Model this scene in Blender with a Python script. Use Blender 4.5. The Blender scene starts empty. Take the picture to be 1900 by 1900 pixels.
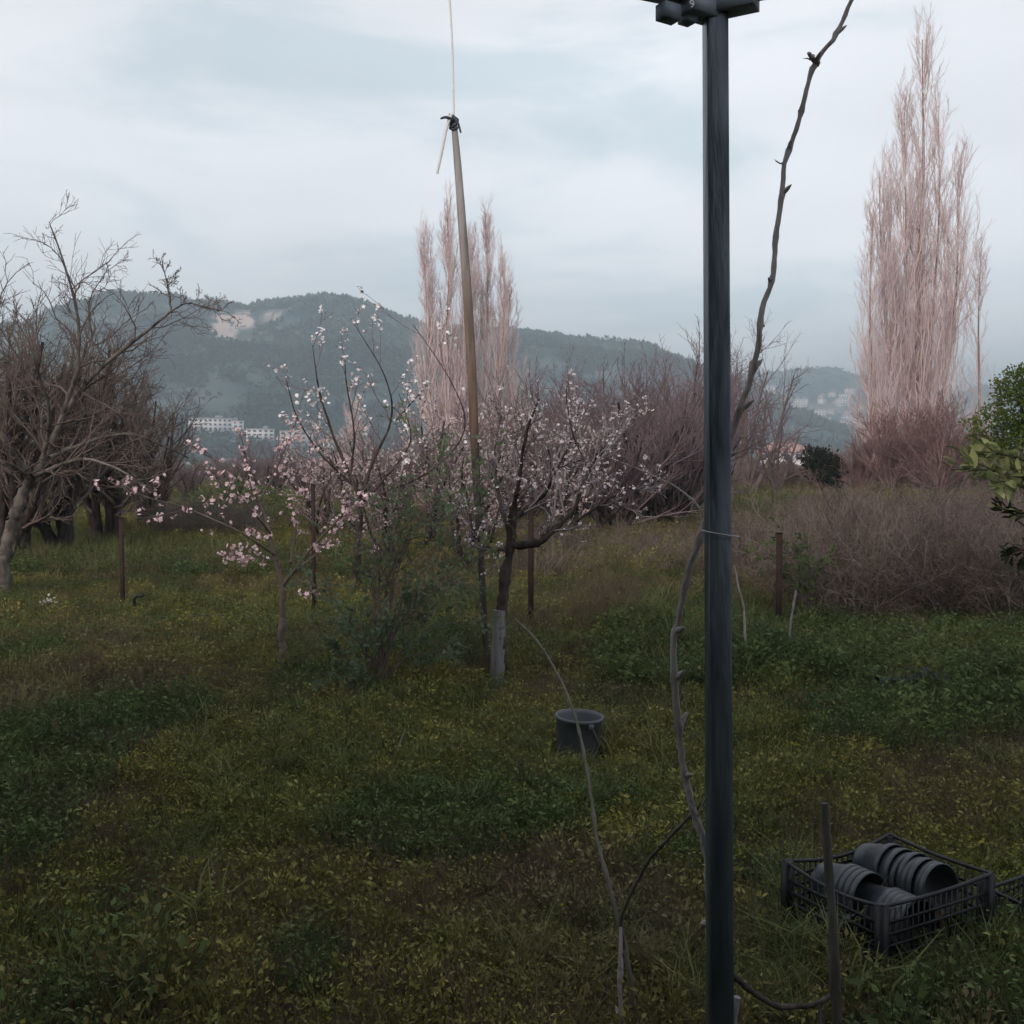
import bpy, math, random
import numpy as np
from mathutils import Vector, Matrix, noise as mnoise

R = math.radians
S = bpy.context.scene
# ------------------------------------------------------------------ camera, world, sun
F = 1900.0                      # focal length in photo pixels (photo is 1900 x 1900)
PITCH = R(-2.47)
CAM = np.array([0.0, 0.0, 1.6])
cd = bpy.data.cameras.new('camera')
cam = bpy.data.objects.new('camera', cd)
S.collection.objects.link(cam)
cam.location = CAM
cam.rotation_euler = (R(90) + PITCH, 0, 0)
cd.sensor_width = 36; cd.lens = 36.0
cd.clip_start = 0.05; cd.clip_end = 20000
S.camera = cam

SUN_EL, SUN_AZ = 22.0, 207.0     # the sun stands low behind the camera, to the left
W = bpy.data.worlds.new('World'); S.world = W; W.use_nodes = True
nt = W.node_tree; nt.nodes.clear()
def N(t, typ, **kw):
    n = t.nodes.new(typ)
    for k, v in kw.items():
        if isinstance(k, str) and hasattr(n, k): setattr(n, k, v)
    return n
def wire(t, a, b): t.links.new(a, b)
out = N(nt, 'ShaderNodeOutputWorld'); bg = N(nt, 'ShaderNodeBackground'); bg.inputs[1].default_value = 0.148
sky = N(nt, 'ShaderNodeTexSky'); sky.sky_type = 'NISHITA'; sky.sun_disc = False
sky.sun_elevation = R(SUN_EL); sky.sun_rotation = R(SUN_AZ); sky.air_density = 1.2; sky.dust_density = 2.5
tc = N(nt, 'ShaderNodeTexCoord')
mp = N(nt, 'ShaderNodeMapping'); mp.inputs['Scale'].default_value = (1.8, 1.8, 6.6); mp.inputs['Location'].default_value = (3.1, 0.4, 0.35)
wire(nt, tc.outputs['Generated'], mp.inputs[0])
nz = N(nt, 'ShaderNodeTexNoise'); nz.inputs['Scale'].default_value = 1.35; nz.inputs['Detail'].default_value = 5; nz.inputs['Roughness'].default_value = 0.56
nz.inputs['Distortion'].default_value = 0.5
wire(nt, mp.outputs[0], nz.inputs['Vector'])
rp = N(nt, 'ShaderNodeValToRGB')
rp.color_ramp.interpolation = 'EASE'
rp.color_ramp.elements[0].position = 0.36; rp.color_ramp.elements[0].color = (0.50, 0.565, 0.61, 1)
rp.color_ramp.elements[1].position = 0.58; rp.color_ramp.elements[1].color = (0.70, 0.705, 0.735, 1)
wire(nt, nz.outputs[0], rp.inputs[0])
# a second, larger cloud layer: thicker and greyer patches
mp2 = N(nt, 'ShaderNodeMapping'); mp2.inputs['Scale'].default_value = (1.0, 1.0, 3.4); mp2.inputs['Location'].default_value = (0.3, 7.7, 2.0)
wire(nt, tc.outputs['Generated'], mp2.inputs[0])
nz2 = N(nt, 'ShaderNodeTexNoise'); nz2.inputs['Scale'].default_value = 1.6; nz2.inputs['Detail'].default_value = 3
wire(nt, mp2.outputs[0], nz2.inputs['Vector'])
mr = N(nt, 'ShaderNodeMapRange'); mr.inputs[1].default_value = 0.3; mr.inputs[2].default_value = 0.7; mr.inputs[3].default_value = 0.80; mr.inputs[4].default_value = 1.06
wire(nt, nz2.outputs[0], mr.inputs[0])
sp = N(nt, 'ShaderNodeSeparateXYZ'); wire(nt, tc.outputs['Generated'], sp.inputs[0])
el = N(nt, 'ShaderNodeMapRange'); el.interpolation_type = 'SMOOTHSTEP'; el.inputs[1].default_value = 0.27; el.inputs[2].default_value = 0.46; el.inputs[3].default_value = 1.04; el.inputs[4].default_value = 0.80
wire(nt, sp.outputs[2], el.inputs[0])          # the overcast is thicker and greyer overhead
em = N(nt, 'ShaderNodeMath'); em.operation = 'MULTIPLY'; wire(nt, mr.outputs[0], em.inputs[0]); wire(nt, el.outputs[0], em.inputs[1])
sc_ = N(nt, 'ShaderNodeVectorMath'); sc_.operation = 'SCALE'
wire(nt, rp.outputs[0], sc_.inputs[0]); wire(nt, em.outputs[0], sc_.inputs['Scale'])
sc2 = N(nt, 'ShaderNodeVectorMath'); sc2.operation = 'SCALE'; sc2.inputs['Scale'].default_value = 10.0
wire(nt, sc_.outputs[0], sc2.inputs[0])
mx = N(nt, 'ShaderNodeMix'); mx.data_type = 'RGBA'; mx.inputs[0].default_value = 0.93
wire(nt, sky.outputs[0], mx.inputs[6]); wire(nt, sc2.outputs[0], mx.inputs[7])
wire(nt, mx.outputs[2], bg.inputs[0]); wire(nt, bg.outputs[0], out.inputs[0])

sd = bpy.data.lights.new('sun', 'SUN'); sun = bpy.data.objects.new('sun', sd); S.collection.objects.link(sun)
sd.energy = 1.6; sd.angle = R(14); sd.color = (1.0, 0.80, 0.70)
az = R(SUN_AZ)   # sky texture: rotation measured clockwise from +Y
sdir = Vector((math.sin(az) * math.cos(R(SUN_EL)), math.cos(az) * math.cos(R(SUN_EL)), math.sin(R(SUN_EL))))
sun.rotation_euler = (-sdir).to_track_quat('-Z', 'Y').to_euler()
sun.location = (-3, -6, 8)

S.view_settings.view_transform = 'Standard'; S.view_settings.look = 'None'
S.view_settings.exposure = 0.37; S.view_settings.gamma = 1.0; S.view_settings.use_curve_mapping = False
S.render.engine = 'CYCLES'
S.cycles.use_denoising = True
S.cycles.max_bounces = 6; S.cycles.diffuse_bounces = 3; S.cycles.volume_bounces = 0
S.cycles.transparent_max_bounces = 8
S.cycles.pixel_filter_width = 1.9

# ------------------------------------------------------------------ helpers
rng = np.random.default_rng(7)
fwd = np.array([0, math.cos(PITCH), math.sin(PITCH)]); upv = np.array([0, -math.sin(PITCH), math.cos(PITCH)])
def ray(px, py): return fwd + np.array([1.0, 0, 0]) * ((px - 950) / F) + upv * ((950 - py) / F)
def at(px, py, Y):
    r = ray(px, py); return CAM + r * (Y / r[1])
def gh(x, y):
    """ground height"""
    x = np.asarray(x, float); y = np.asarray(y, float)
    n = 0.035 * np.sin(x * 0.9 + 1.3) * np.sin(y * 0.7 + 0.4) + 0.03 * np.sin(x * 0.37 - y * 0.51) + 0.012 * np.sin(x * 2.3 + y * 1.9)
    d = np.hypot(x, y)
    return n * np.clip((d - 1.0) / 3.0, 0, 1)
def gd(px, py):
    r = ray(px, py); t = -CAM[2] / r[2]; p = CAM + r * t
    for _ in range(4):
        t = (float(gh(p[0], p[1])) - CAM[2]) / r[2]; p = CAM + r * t
    return p
def gpx(px, Y):
    """point on the ground at column px and distance Y"""
    x = (px - 950) / F * Y / math.cos(PITCH)
    for _ in range(2):
        z = float(gh(x, Y)); dep = Y * fwd[1] + (z - 1.6) * fwd[2]; x = (px - 950) / F * dep
    return np.array([x, Y, z])

COL = S.collection
def link(o): COL.objects.link(o); return o
def mesh_np(name, V, faces, mats, mi=None, smooth=True):
    """V (n,3); faces: list of (m,k) int arrays"""
    me = bpy.data.meshes.new(name)
    V = np.asarray(V, np.float32)
    faces = [np.asarray(f, np.int32) for f in faces if len(f)]
    me.vertices.add(len(V)); me.vertices.foreach_set('co', V.ravel())
    nl = sum(f.size for f in faces); nf = sum(len(f) for f in faces)
    me.loops.add(nl); me.polygons.add(nf)
    me.loops.foreach_set('vertex_index', np.concatenate([f.ravel() for f in faces]))
    tot = np.concatenate([np.full(len(f), f.shape[1], np.int32) for f in faces])
    st = np.concatenate([[0], np.cumsum(tot)[:-1]]).astype(np.int32)
    me.polygons.foreach_set('loop_start', st)
    if smooth: me.polygons.foreach_set('use_smooth', np.ones(nf, bool))
    if mi is not None: me.polygons.foreach_set('material_index', np.asarray(mi, np.int32))
    for m in (mats if isinstance(mats, (list, tuple)) else [mats]): me.materials.append(m)
    me.update(calc_edges=True); me.validate()
    return me
def obj(name, me, parent=None, loc=None, **props):
    o = bpy.data.objects.new(name, me); link(o)
    if parent is not None: o.parent = parent
    if loc is not None: o.location = loc
    for k, v in props.items(): o[k] = v
    return o
def thing(name, label, cat, loc, group=None, me=None):
    o = bpy.data.objects.new(name, me); link(o); o.location = loc
    o['label'] = label; o['category'] = cat
    if group: o['group'] = group
    return o
def cp(root, loc, rz=0, s=1, label=None, group=None):
    r = root.copy(); COL.objects.link(r); r.location = loc; r.rotation_euler = (0, 0, rz); r.scale = (s, s, s) if np.isscalar(s) else s
    if label: r['label'] = label
    if group: r['group'] = group
    for ch in list(root.children):
        c = ch.copy(); COL.objects.link(c); c.parent = r
        for g in list(ch.children):
            d = g.copy(); COL.objects.link(d); d.parent = c
    return r

class MB:
    def __init__(s): s.v = []; s.f = {3: [], 4: []}; s.n = 0
    def add(s, V, F_):
        V = np.asarray(V, float)
        for f in F_:
            f = np.asarray(f) + s.n
            if f.ndim == 1: f = f[None]
            s.f.setdefault(f.shape[1], []).append(f)
        s.v.append(V); s.n += len(V); return s
    def build(s, name, mat, origin=(0, 0, 0), smooth=False):
        V = np.concatenate(s.v) - np.asarray(origin)
        return mesh_np(name, V, [np.concatenate(x) for x in s.f.values() if x], mat, smooth=smooth)
    def box(s, c, size, rz=0, M=None, jitter=0):
        h = np.array(size) / 2
        v = np.array([[i, j, k] for i in (-1, 1) for j in (-1, 1) for k in (-1, 1)]) * h
        if M is not None: v = v @ np.asarray(M).T
        elif rz: ca, sa = math.cos(rz), math.sin(rz); v = v @ np.array([[ca, sa, 0], [-sa, ca, 0], [0, 0, 1]])
        v = v + np.asarray(c)
        s.add(v, [np.array([[0, 1, 3, 2], [4, 6, 7, 5], [0, 4, 5, 1], [2, 3, 7, 6], [0, 2, 6, 4], [1, 5, 7, 3]])]); return s
    def tube(s, P, r, sides=8, cap=True):
        V, Q = tubes(np.asarray(P, float)[None], np.broadcast_to(np.asarray(r, float), (len(P),))[None], sides)
        s.add(V, [Q])
        if cap:
            n = len(P)
            s.add(np.concatenate([V[:sides], V[-sides:]]), [np.arange(sides)[::-1][None], (np.arange(sides) + sides)[None]]) if sides > 4 or sides == 4 else s.add(np.concatenate([V[:3], V[-3:]]), [np.array([[2, 1, 0], [3, 4, 5]])])
        return s
    def lathe(s, prof, segs=24, M=None, t=None):
        prof = np.asarray(prof, float); a = np.linspace(0, 2 * math.pi, segs, endpoint=False)
        V = np.stack([prof[:, 0][:, None] * np.cos(a), prof[:, 0][:, None] * np.sin(a), np.repeat(prof[:, 1][:, None], segs, 1)], -1).reshape(-1, 3)
        if M is not None: V = V @ np.asarray(M).T
        if t is not None: V = V + np.asarray(t)
        i = np.arange(len(prof) - 1)[:, None] * segs; j = np.arange(segs)[None]; k = (j + 1) % segs
        Q = np.stack([i + j, i + k, i + segs + k, i + segs + j], -1).reshape(-1, 4)
        s.add(V, [Q]); return s

def norm(a): return a / np.maximum(np.linalg.norm(a, axis=-1, keepdims=True), 1e-9)
def tubes(P, Rr, sides=3):
    """P (N,n,3), Rr (N,n) -> verts, quads"""
    Nn, n, _ = P.shape
    T = np.empty_like(P); T[:, 1:-1] = P[:, 2:] - P[:, :-2]; T[:, 0] = P[:, 1] - P[:, 0]; T[:, -1] = P[:, -1] - P[:, -2]
    T = norm(T)
    m = norm(P[:, -1] - P[:, 0])
    ref = np.where(np.abs(m[:, 2:3]) > 0.8, np.array([[1.0, 0.13, 0]]), np.array([[0.1, 0.05, 1.0]]))
    U = norm(np.cross(T, np.repeat(ref[:, None], n, 1))); Vv = np.cross(T, U)
    a = np.arange(sides) * 2 * math.pi / sides
    ring = P[:, :, None] + Rr[:, :, None, None] * (U[:, :, None] * np.cos(a)[None, None, :, None] + Vv[:, :, None] * np.sin(a)[None, None, :, None])
    V = ring.reshape(-1, 3)
    b = (np.arange(Nn) * n * sides)[:, None, None]; i = (np.arange(n - 1) * sides)[None, :, None]; j = np.arange(sides)[None, None]; k = (j + 1) % sides
    Q = np.stack([b + i + j, b + i + k, b + i + sides + k, b + i + sides + j], -1).reshape(-1, 4)
    return V, Q
def resample(P, R_, n):
    P = np.asarray(P, float); d = np.concatenate([[0], np.cumsum(np.linalg.norm(np.diff(P, axis=0), axis=1))]); t = np.linspace(0, d[-1], n)
    # Catmull-like smoothing: interpolate, then smooth lightly
    Q = np.stack([np.interp(t, d, P[:, k]) for k in range(3)], 1)
    for _ in range(2): Q[1:-1] = 0.5 * Q[1:-1] + 0.25 * (Q[:-2] + Q[2:])
    return Q, np.interp(t, d, np.asarray(R_, float)) if np.ndim(R_) else np.full(n, R_)
def grow(g, st, di, L, r0, r1, n, wob, trop, flat=None):
    Nn = len(st); P = np.empty((Nn, n, 3)); P[:, 0] = st; d = norm(di.copy()); step = (L / (n - 1))[:, None]
    for k in range(1, n):
        d = norm(d + wob * g.normal(size=(Nn, 3)) + np.array([0, 0, 1.0]) * trop)
        P[:, k] = P[:, k - 1] + d * step
    t = np.linspace(0, 1, n)[None]
    Rr = r0[:, None] * (1 - t) + r1[:, None] * t if np.ndim(r1) else r0[:, None] * (1 - t) + r1 * t
    return P, Rr
def spawn(g, P, Rr, M, t0, t1, am, asd, lr, rr=0.6, taper=0.5, rmin=0.002, absL=None):
    Nn, n, _ = P.shape
    t = t0 + (t1 - t0) * (np.arange(M)[None] + g.random((Nn, M))) / M
    x = t * (n - 1); i = np.clip(x.astype(int), 0, n - 2); f = (x - i)[..., None]
    ar = np.arange(Nn)[:, None]
    pos = P[ar, i] * (1 - f) + P[ar, i + 1] * f; tan = norm(P[ar, i + 1] - P[ar, i])
    rad = Rr[ar, i] * (1 - f[..., 0]) + Rr[ar, i + 1] * f[..., 0]
    perp = norm(np.cross(tan, g.normal(size=tan.shape)))
    a = R(am) + R(asd) * g.normal(size=t.shape)
    d = tan * np.cos(a)[..., None] + perp * np.sin(a)[..., None]
    Lp = np.linalg.norm(np.diff(P, axis=1), axis=2).sum(1)[:, None] if absL is None else absL
    L = Lp * lr * (1 - taper * t) * (0.6 + 0.8 * g.random(t.shape))
    return pos.reshape(-1, 3), d.reshape(-1, 3), L.ravel(), np.maximum(rad * rr, rmin).ravel()

def template_scatter(tv, tf, pos, rotm, sc):
    """instances of a small template baked to one mesh: tv (k,3), tf (m,q)"""
    Nn = len(pos); k = len(tv)
    V = np.einsum('nij,kj->nki', rotm, tv) * np.asarray(sc)[:, None, None] + pos[:, None]
    Fq = (np.asarray(tf)[None] + (np.arange(Nn) * k)[:, None, None]).reshape(-1, np.asarray(tf).shape[1])
    return V.reshape(-1, 3), Fq
def randrot(g, n, up=None, spread=1.0):
    z = norm(g.normal(size=(n, 3)) * spread + (np.array([0, 0, 1.0]) if up is None else up))
    x = norm(np.cross(z, g.normal(size=(n, 3)))); y = np.cross(z, x)
    return np.stack([x, y, z], -1)

# ------------------------------------------------------------------ materials
def mat(name, c1, c2=None, scale=5, rough=0.85, detail=6, spec=0.2, bump=0.0, bscale=30, rnd=0.0, world=False, stretch=(1, 1, 1), c3=None, p=(0.35, 0.65), metal=0.0, trans=0.0, obj_co=True, huernd=0.0):
    m = bpy.data.materials.new(name); m.use_nodes = True; t = m.node_tree; b = t.nodes['Principled BSDF']
    b.inputs['Roughness'].default_value = rough; b.inputs['Specular IOR Level'].default_value = spec; b.inputs['Metallic'].default_value = metal
    if trans: b.inputs['Transmission Weight'].default_value = trans
    if c2 is None:
        b.inputs['Base Color'].default_value = (*c1, 1); src = None
    if world:
        g = N(t, 'ShaderNodeNewGeometry'); co = g.outputs['Position']
    else:
        g = N(t, 'ShaderNodeTexCoord'); co = g.outputs['Object']
    mpn = N(t, 'ShaderNodeMapping'); mpn.inputs['Scale'].default_value = stretch; wire(t, co, mpn.inputs[0])
    if c2 is not None:
        n = N(t, 'ShaderNodeTexNoise'); n.inputs['Scale'].default_value = scale; n.inputs['Detail'].default_value = detail
        wire(t, mpn.outputs[0], n.inputs['Vector'])
        r = N(t, 'ShaderNodeValToRGB'); e = r.color_ramp.elements
        e[0].position = p[0]; e[0].color = (*c1, 1); e[1].position = p[1]; e[1].color = (*c2, 1)
        if c3: x = e.new((p[0] + p[1]) / 2); x.color = (*c3, 1)
        wire(t, n.outputs[0], r.inputs[0]); col = r.outputs[0]
        if rnd:
            oi = N(t, 'ShaderNodeObjectInfo'); hs = N(t, 'ShaderNodeHueSaturation')
            q = N(t, 'ShaderNodeMapRange'); q.inputs[3].default_value = 1 - rnd; q.inputs[4].default_value = 1 + rnd
            wire(t, oi.outputs['Random'], q.inputs[0]); wire(t, q.outputs[0], hs.inputs['Value'])
            if huernd:
                q2 = N(t, 'ShaderNodeMapRange'); q2.inputs[3].default_value = 0.5 - huernd; q2.inputs[4].default_value = 0.5 + huernd
                wn = N(t, 'ShaderNodeTexWhiteNoise'); wn.noise_dimensions = '1D'; wire(t, oi.outputs['Random'], wn.inputs['W'])
                wire(t, wn.outputs[0], q2.inputs[0]); wire(t, q2.outputs[0], hs.inputs['Hue'])
            wire(t, col, hs.inputs['Color']); col = hs.outputs[0]
        wire(t, col, b.inputs['Base Color'])
    if bump:
        n2 = N(t, 'ShaderNodeTexNoise'); n2.inputs['Scale'].default_value = bscale; n2.inputs['Detail'].default_value = 5
        wire(t, mpn.outputs[0], n2.inputs['Vector'])
        bp = N(t, 'ShaderNodeBump'); bp.inputs['Strength'].default_value = bump; bp.inputs['Distance'].default_value = 0.02
        wire(t, n2.outputs[0], bp.inputs['Height']); wire(t, bp.outputs[0], b.inputs['Normal'])
    return m
def leafmat(name, ca, cb, cc, pscale=0.35, rnd=0.35, tl=0.25, hue=0.02, p=(0.36, 0.64)):
    """leaves: patch colour from where the plant stands, each plant a little different, thin enough to let light through"""
    m = mat(name, ca, cb, scale=pscale, world=True, rnd=rnd, rough=0.7, spec=0.15, c3=cc, detail=3, huernd=hue, p=p)
    t = m.node_tree; b = t.nodes['Principled BSDF']; o = [n for n in t.nodes if n.type == 'OUTPUT_MATERIAL'][0]
    tr = N(t, 'ShaderNodeBsdfTranslucent'); mxs = N(t, 'ShaderNodeMixShader'); mxs.inputs[0].default_value = tl
    wire(t, b.inputs['Base Color'].links[0].from_socket, tr.inputs[0])
    wire(t, b.outputs[0], mxs.inputs[1]); wire(t, tr.outputs[0], mxs.inputs[2]); wire(t, mxs.outputs[0], o.inputs[0])
    return m

M_soil = mat('ground_soil', (0.028, 0.030, 0.014), (0.055, 0.042, 0.026), scale=1.2, world=True, c3=(0.034, 0.042, 0.016), detail=9, bump=0.6, bscale=12, rough=0.95, spec=0.05)
M_field = M_soil
M_grass = leafmat('grass_blades', (0.110, 0.124, 0.044), (0.180, 0.155, 0.070), (0.095, 0.112, 0.042), pscale=0.5, rnd=.5)
M_weed = leafmat('weed_leaves', (0.135, 0.140, 0.040), (0.135, 0.108, 0.072), (0.20, 0.185, 0.056), pscale=0.42, rnd=.5)
M_weedgreen = leafmat('weed_leaves_dark', (0.066, 0.098, 0.040), (0.100, 0.130, 0.046), (0.082, 0.110, 0.038), pscale=0.9)
M_dead = leafmat('dead_stalks', (0.135, 0.095, 0.070), (0.115, 0.078, 0.062), (0.20, 0.155, 0.11), pscale=1.0, hue=0.01)
M_yellow = leafmat('yellow_flowers', (0.13, 0.13, 0.016), (0.10, 0.12, 0.018), (0.19, 0.17, 0.02), pscale=2)
M_whitefl = mat('white_flowers', (0.30, 0.32, 0.28), (0.42, 0.42, 0.40), scale=9)
M_brush = leafmat('dry_brush_stems', (0.130, 0.102, 0.092), (0.080, 0.060, 0.060), (0.185, 0.150, 0.125), pscale=0.8, rnd=.45, tl=0.0, hue=0.015)
M_brushgrey = leafmat('dry_brush_grey', (0.125, 0.108, 0.105), (0.165, 0.135, 0.120), (0.09, 0.07, 0.072), pscale=0.8, tl=0.0, hue=0.01, rnd=.45)
M_barkdark = mat('bark_dark', (0.014, 0.011, 0.011), (0.075, 0.058, 0.052), scale=9, bump=1.0, bscale=22, stretch=(1, 1, 0.4))
M_barkgrey = mat('bark_grey', (0.045, 0.040, 0.036), (0.185, 0.165, 0.145), scale=8, bump=1.0, bscale=22, stretch=(1, 1, 0.4))
M_twigbrown = mat('twig_brown', (0.105, 0.078, 0.070), (0.190, 0.150, 0.130), scale=1.6)
M_twiggrey = mat('twig_grey', (0.15, 0.125, 0.13), (0.30, 0.26, 0.27), scale=1.5)
M_twigpurple = mat('twig_purple', (0.150, 0.108, 0.118), (0.235, 0.175, 0.185), scale=0.7)
M_twigred = mat('twig_red', (0.22, 0.14, 0.132), (0.30, 0.20, 0.185), scale=0.6)
M_poplar = mat('poplar_bark', (0.60, 0.47, 0.46), (0.78, 0.66, 0.66), scale=0.4)
M_poplarlow = mat('poplar_trunk', (0.24, 0.17, 0.15), (0.34, 0.25, 0.22), scale=0.6)
M_blossompink = mat('blossom_pink', (0.74, 0.50, 0.54), (0.86, 0.70, 0.71), scale=4, rnd=0.08, spec=0.05)
M_blossomwhite = mat('blossom_white', (0.70, 0.66, 0.68), (0.84, 0.82, 0.83), scale=4, spec=0.05)
M_blossommid = mat('blossom_pale', (0.62, 0.54, 0.57), (0.78, 0.72, 0.74), scale=4, spec=0.05)
M_blossomdull = mat('blossom_dull', (0.46, 0.38, 0.37), (0.60, 0.51, 0.49), scale=3, spec=0.05)
M_calyx = mat('calyx', (0.30, 0.10, 0.10), (0.22, 0.08, 0.07), scale=6)
M_leafshrub = leafmat('shrub_leaves', (0.19, 0.25, 0.14), (0.30, 0.36, 0.21), (0.24, 0.30, 0.17), pscale=2.5, tl=.45, rnd=.4)
M_leafever = leafmat('evergreen_leaves', (0.060, 0.090, 0.018), (0.130, 0.155, 0.035), (0.085, 0.115, 0.022), pscale=0.9)
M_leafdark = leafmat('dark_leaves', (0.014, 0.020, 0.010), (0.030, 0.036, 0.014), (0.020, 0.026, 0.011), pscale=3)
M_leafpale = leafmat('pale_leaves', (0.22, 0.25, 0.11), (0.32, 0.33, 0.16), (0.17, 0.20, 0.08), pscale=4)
M_postmetal = mat('painted_steel', (0.024, 0.031, 0.040), (0.13, 0.15, 0.175), scale=16, rough=0.36, spec=0.5, bump=0.25, bscale=45, stretch=(1, 1, 0.10), metal=0.75, p=(.3, .72))
M_beam = mat('dark_steel', (0.13, 0.155, 0.19), (0.22, 0.25, 0.29), scale=5, rough=0.6)
M_plastic = mat('black_plastic', (0.007, 0.008, 0.010), (0.015, 0.017, 0.021), scale=10, rough=0.55, spec=0.3)
M_pot = mat('pot_plastic', (0.018, 0.021, 0.026), (0.062, 0.068, 0.078), scale=14, rough=0.42, spec=0.45)
M_potbrown = mat('pot_brown', (0.10, 0.050, 0.038), (0.14, 0.072, 0.055), scale=14, rough=0.7)
M_bucket = mat('bucket_plastic', (0.065, 0.070, 0.082), (0.105, 0.112, 0.122), scale=6, rough=0.55, spec=0.4)
M_bamboo = mat('pole_wood', (0.26, 0.23, 0.21), (0.38, 0.35, 0.33), scale=7, stretch=(3, 3, 0.4), bump=0.3, bscale=20)
M_bamboolow = mat('pole_wood_weathered', (0.14, 0.105, 0.085), (0.085, 0.066, 0.055), scale=5, stretch=(3, 3, 0.4), bump=0.3, bscale=20)
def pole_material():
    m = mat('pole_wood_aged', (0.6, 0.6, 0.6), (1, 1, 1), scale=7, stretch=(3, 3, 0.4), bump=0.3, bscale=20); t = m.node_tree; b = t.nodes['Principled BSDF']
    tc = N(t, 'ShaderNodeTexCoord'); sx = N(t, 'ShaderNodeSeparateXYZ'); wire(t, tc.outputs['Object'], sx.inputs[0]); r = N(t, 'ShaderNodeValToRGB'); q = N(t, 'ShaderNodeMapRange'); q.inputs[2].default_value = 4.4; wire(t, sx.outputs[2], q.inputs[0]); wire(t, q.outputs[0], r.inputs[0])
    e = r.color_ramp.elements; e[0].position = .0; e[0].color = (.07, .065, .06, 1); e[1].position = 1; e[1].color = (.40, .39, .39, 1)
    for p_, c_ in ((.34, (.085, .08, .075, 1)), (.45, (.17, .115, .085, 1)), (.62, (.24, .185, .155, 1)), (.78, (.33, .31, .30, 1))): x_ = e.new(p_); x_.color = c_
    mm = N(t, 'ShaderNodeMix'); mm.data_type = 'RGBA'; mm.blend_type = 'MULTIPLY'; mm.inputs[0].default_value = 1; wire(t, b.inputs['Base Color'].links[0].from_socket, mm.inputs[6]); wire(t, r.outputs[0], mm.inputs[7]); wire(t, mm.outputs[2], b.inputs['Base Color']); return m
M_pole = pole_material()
M_stakegrey = mat('stake_wood', (0.13, 0.13, 0.13), (0.21, 0.20, 0.20), scale=14, stretch=(3, 3, 0.3), bump=0.5, bscale=30)
M_rust = mat('rusty_steel', (0.050, 0.028, 0.022), (0.024, 0.019, 0.018), scale=14, rough=0.8)
M_rope = mat('rope', (0.66, 0.65, 0.64), (0.80, 0.79, 0.77), scale=60)
M_knot = mat('dark_cord', (0.045, 0.055, 0.075), (0.075, 0.085, 0.11), scale=60)
M_wire = mat('wire', (0.22, 0.23, 0.25), (0.32, 0.33, 0.36), scale=20, rough=0.45, metal=0.5)
M_vine = mat('vine_bark', (0.15, 0.125, 0.115), (0.34, 0.31, 0.295), scale=18, bump=0.8, bscale=50, stretch=(1, 1, 0.25))
M_cane = mat('green_cane', (0.060, 0.060, 0.042), (0.105, 0.098, 0.078), scale=12, bump=0.4, bscale=50, stretch=(1, 1, 0.3))
M_stick = mat('stick_grey', (0.048, 0.046, 0.040), (0.082, 0.076, 0.066), scale=14, bump=0.6, bscale=40, stretch=(2, 2, 0.3))
M_wallw = mat('white_wall', (0.74, 0.72, 0.71), (0.82, 0.80, 0.79), scale=0.3)
M_wallc = mat('cream_wall', (0.50, 0.44, 0.40), (0.60, 0.54, 0.50), scale=0.3)
M_roofred = mat('red_roof', (0.38, 0.235, 0.21), (0.46, 0.30, 0.27), scale=0.6)
M_roofgrey = mat('grey_roof', (0.30, 0.28, 0.28), (0.4, 0.38, 0.37), scale=0.6)
M_glassdark = mat('window_dark', (0.03, 0.035, 0.045), rough=0.2, spec=0.5)
M_render = mat('added_house_render', (0.30, 0.28, 0.25), (0.38, 0.36, 0.33), scale=2, bump=0.3)
M_track = mat('track_earth', (0.16, 0.13, 0.10), (0.24, 0.20, 0.155), scale=1.2, world=True, bump=0.4, bscale=6)
M_black = mat('black_hose', (0.012, 0.013, 0.014), (0.02, 0.02, 0.022), scale=5, rough=0.5)
M_sheet = mat('dark_sheeting', (0.010, 0.015, 0.024), (0.028, 0.038, 0.052), scale=6, rough=0.6, spec=0.2)

# ------------------------------------------------------------------ ground
def make_ground():
    g = np.random.default_rng(3)
    # polar grid, fine near the camera, out to 6 km
    rad = np.concatenate([[0.0], np.geomspace(0.8, 5600, 150)])
    na = 260; a = np.linspace(0, 2 * math.pi, na, endpoint=False)
    X = rad[1:, None] * np.sin(a)[None]; Y = rad[1:, None] * np.cos(a)[None]
    Z = gh(X, Y)
    V = np.concatenate([[[0, 0, 0]], np.stack([X, Y, Z], -1).reshape(-1, 3)])
    i = (np.arange(len(rad) - 2) * na)[:, None] + 1; j = np.arange(na)[None]; k = (j + 1) % na
    Q = np.stack([i + j, i + na + j, i + na + k, i + k], -1).reshape(-1, 4)
    T = np.stack([np.zeros(na, int), 1 + np.arange(na), 1 + (np.arange(na) + 1) % na], -1)
    m = mesh_np('ground', V, [Q, T], M_soil)
    o = obj('ground', m, kind='structure'); o['label'] = 'dark weedy orchard ground'
make_ground()

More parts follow.
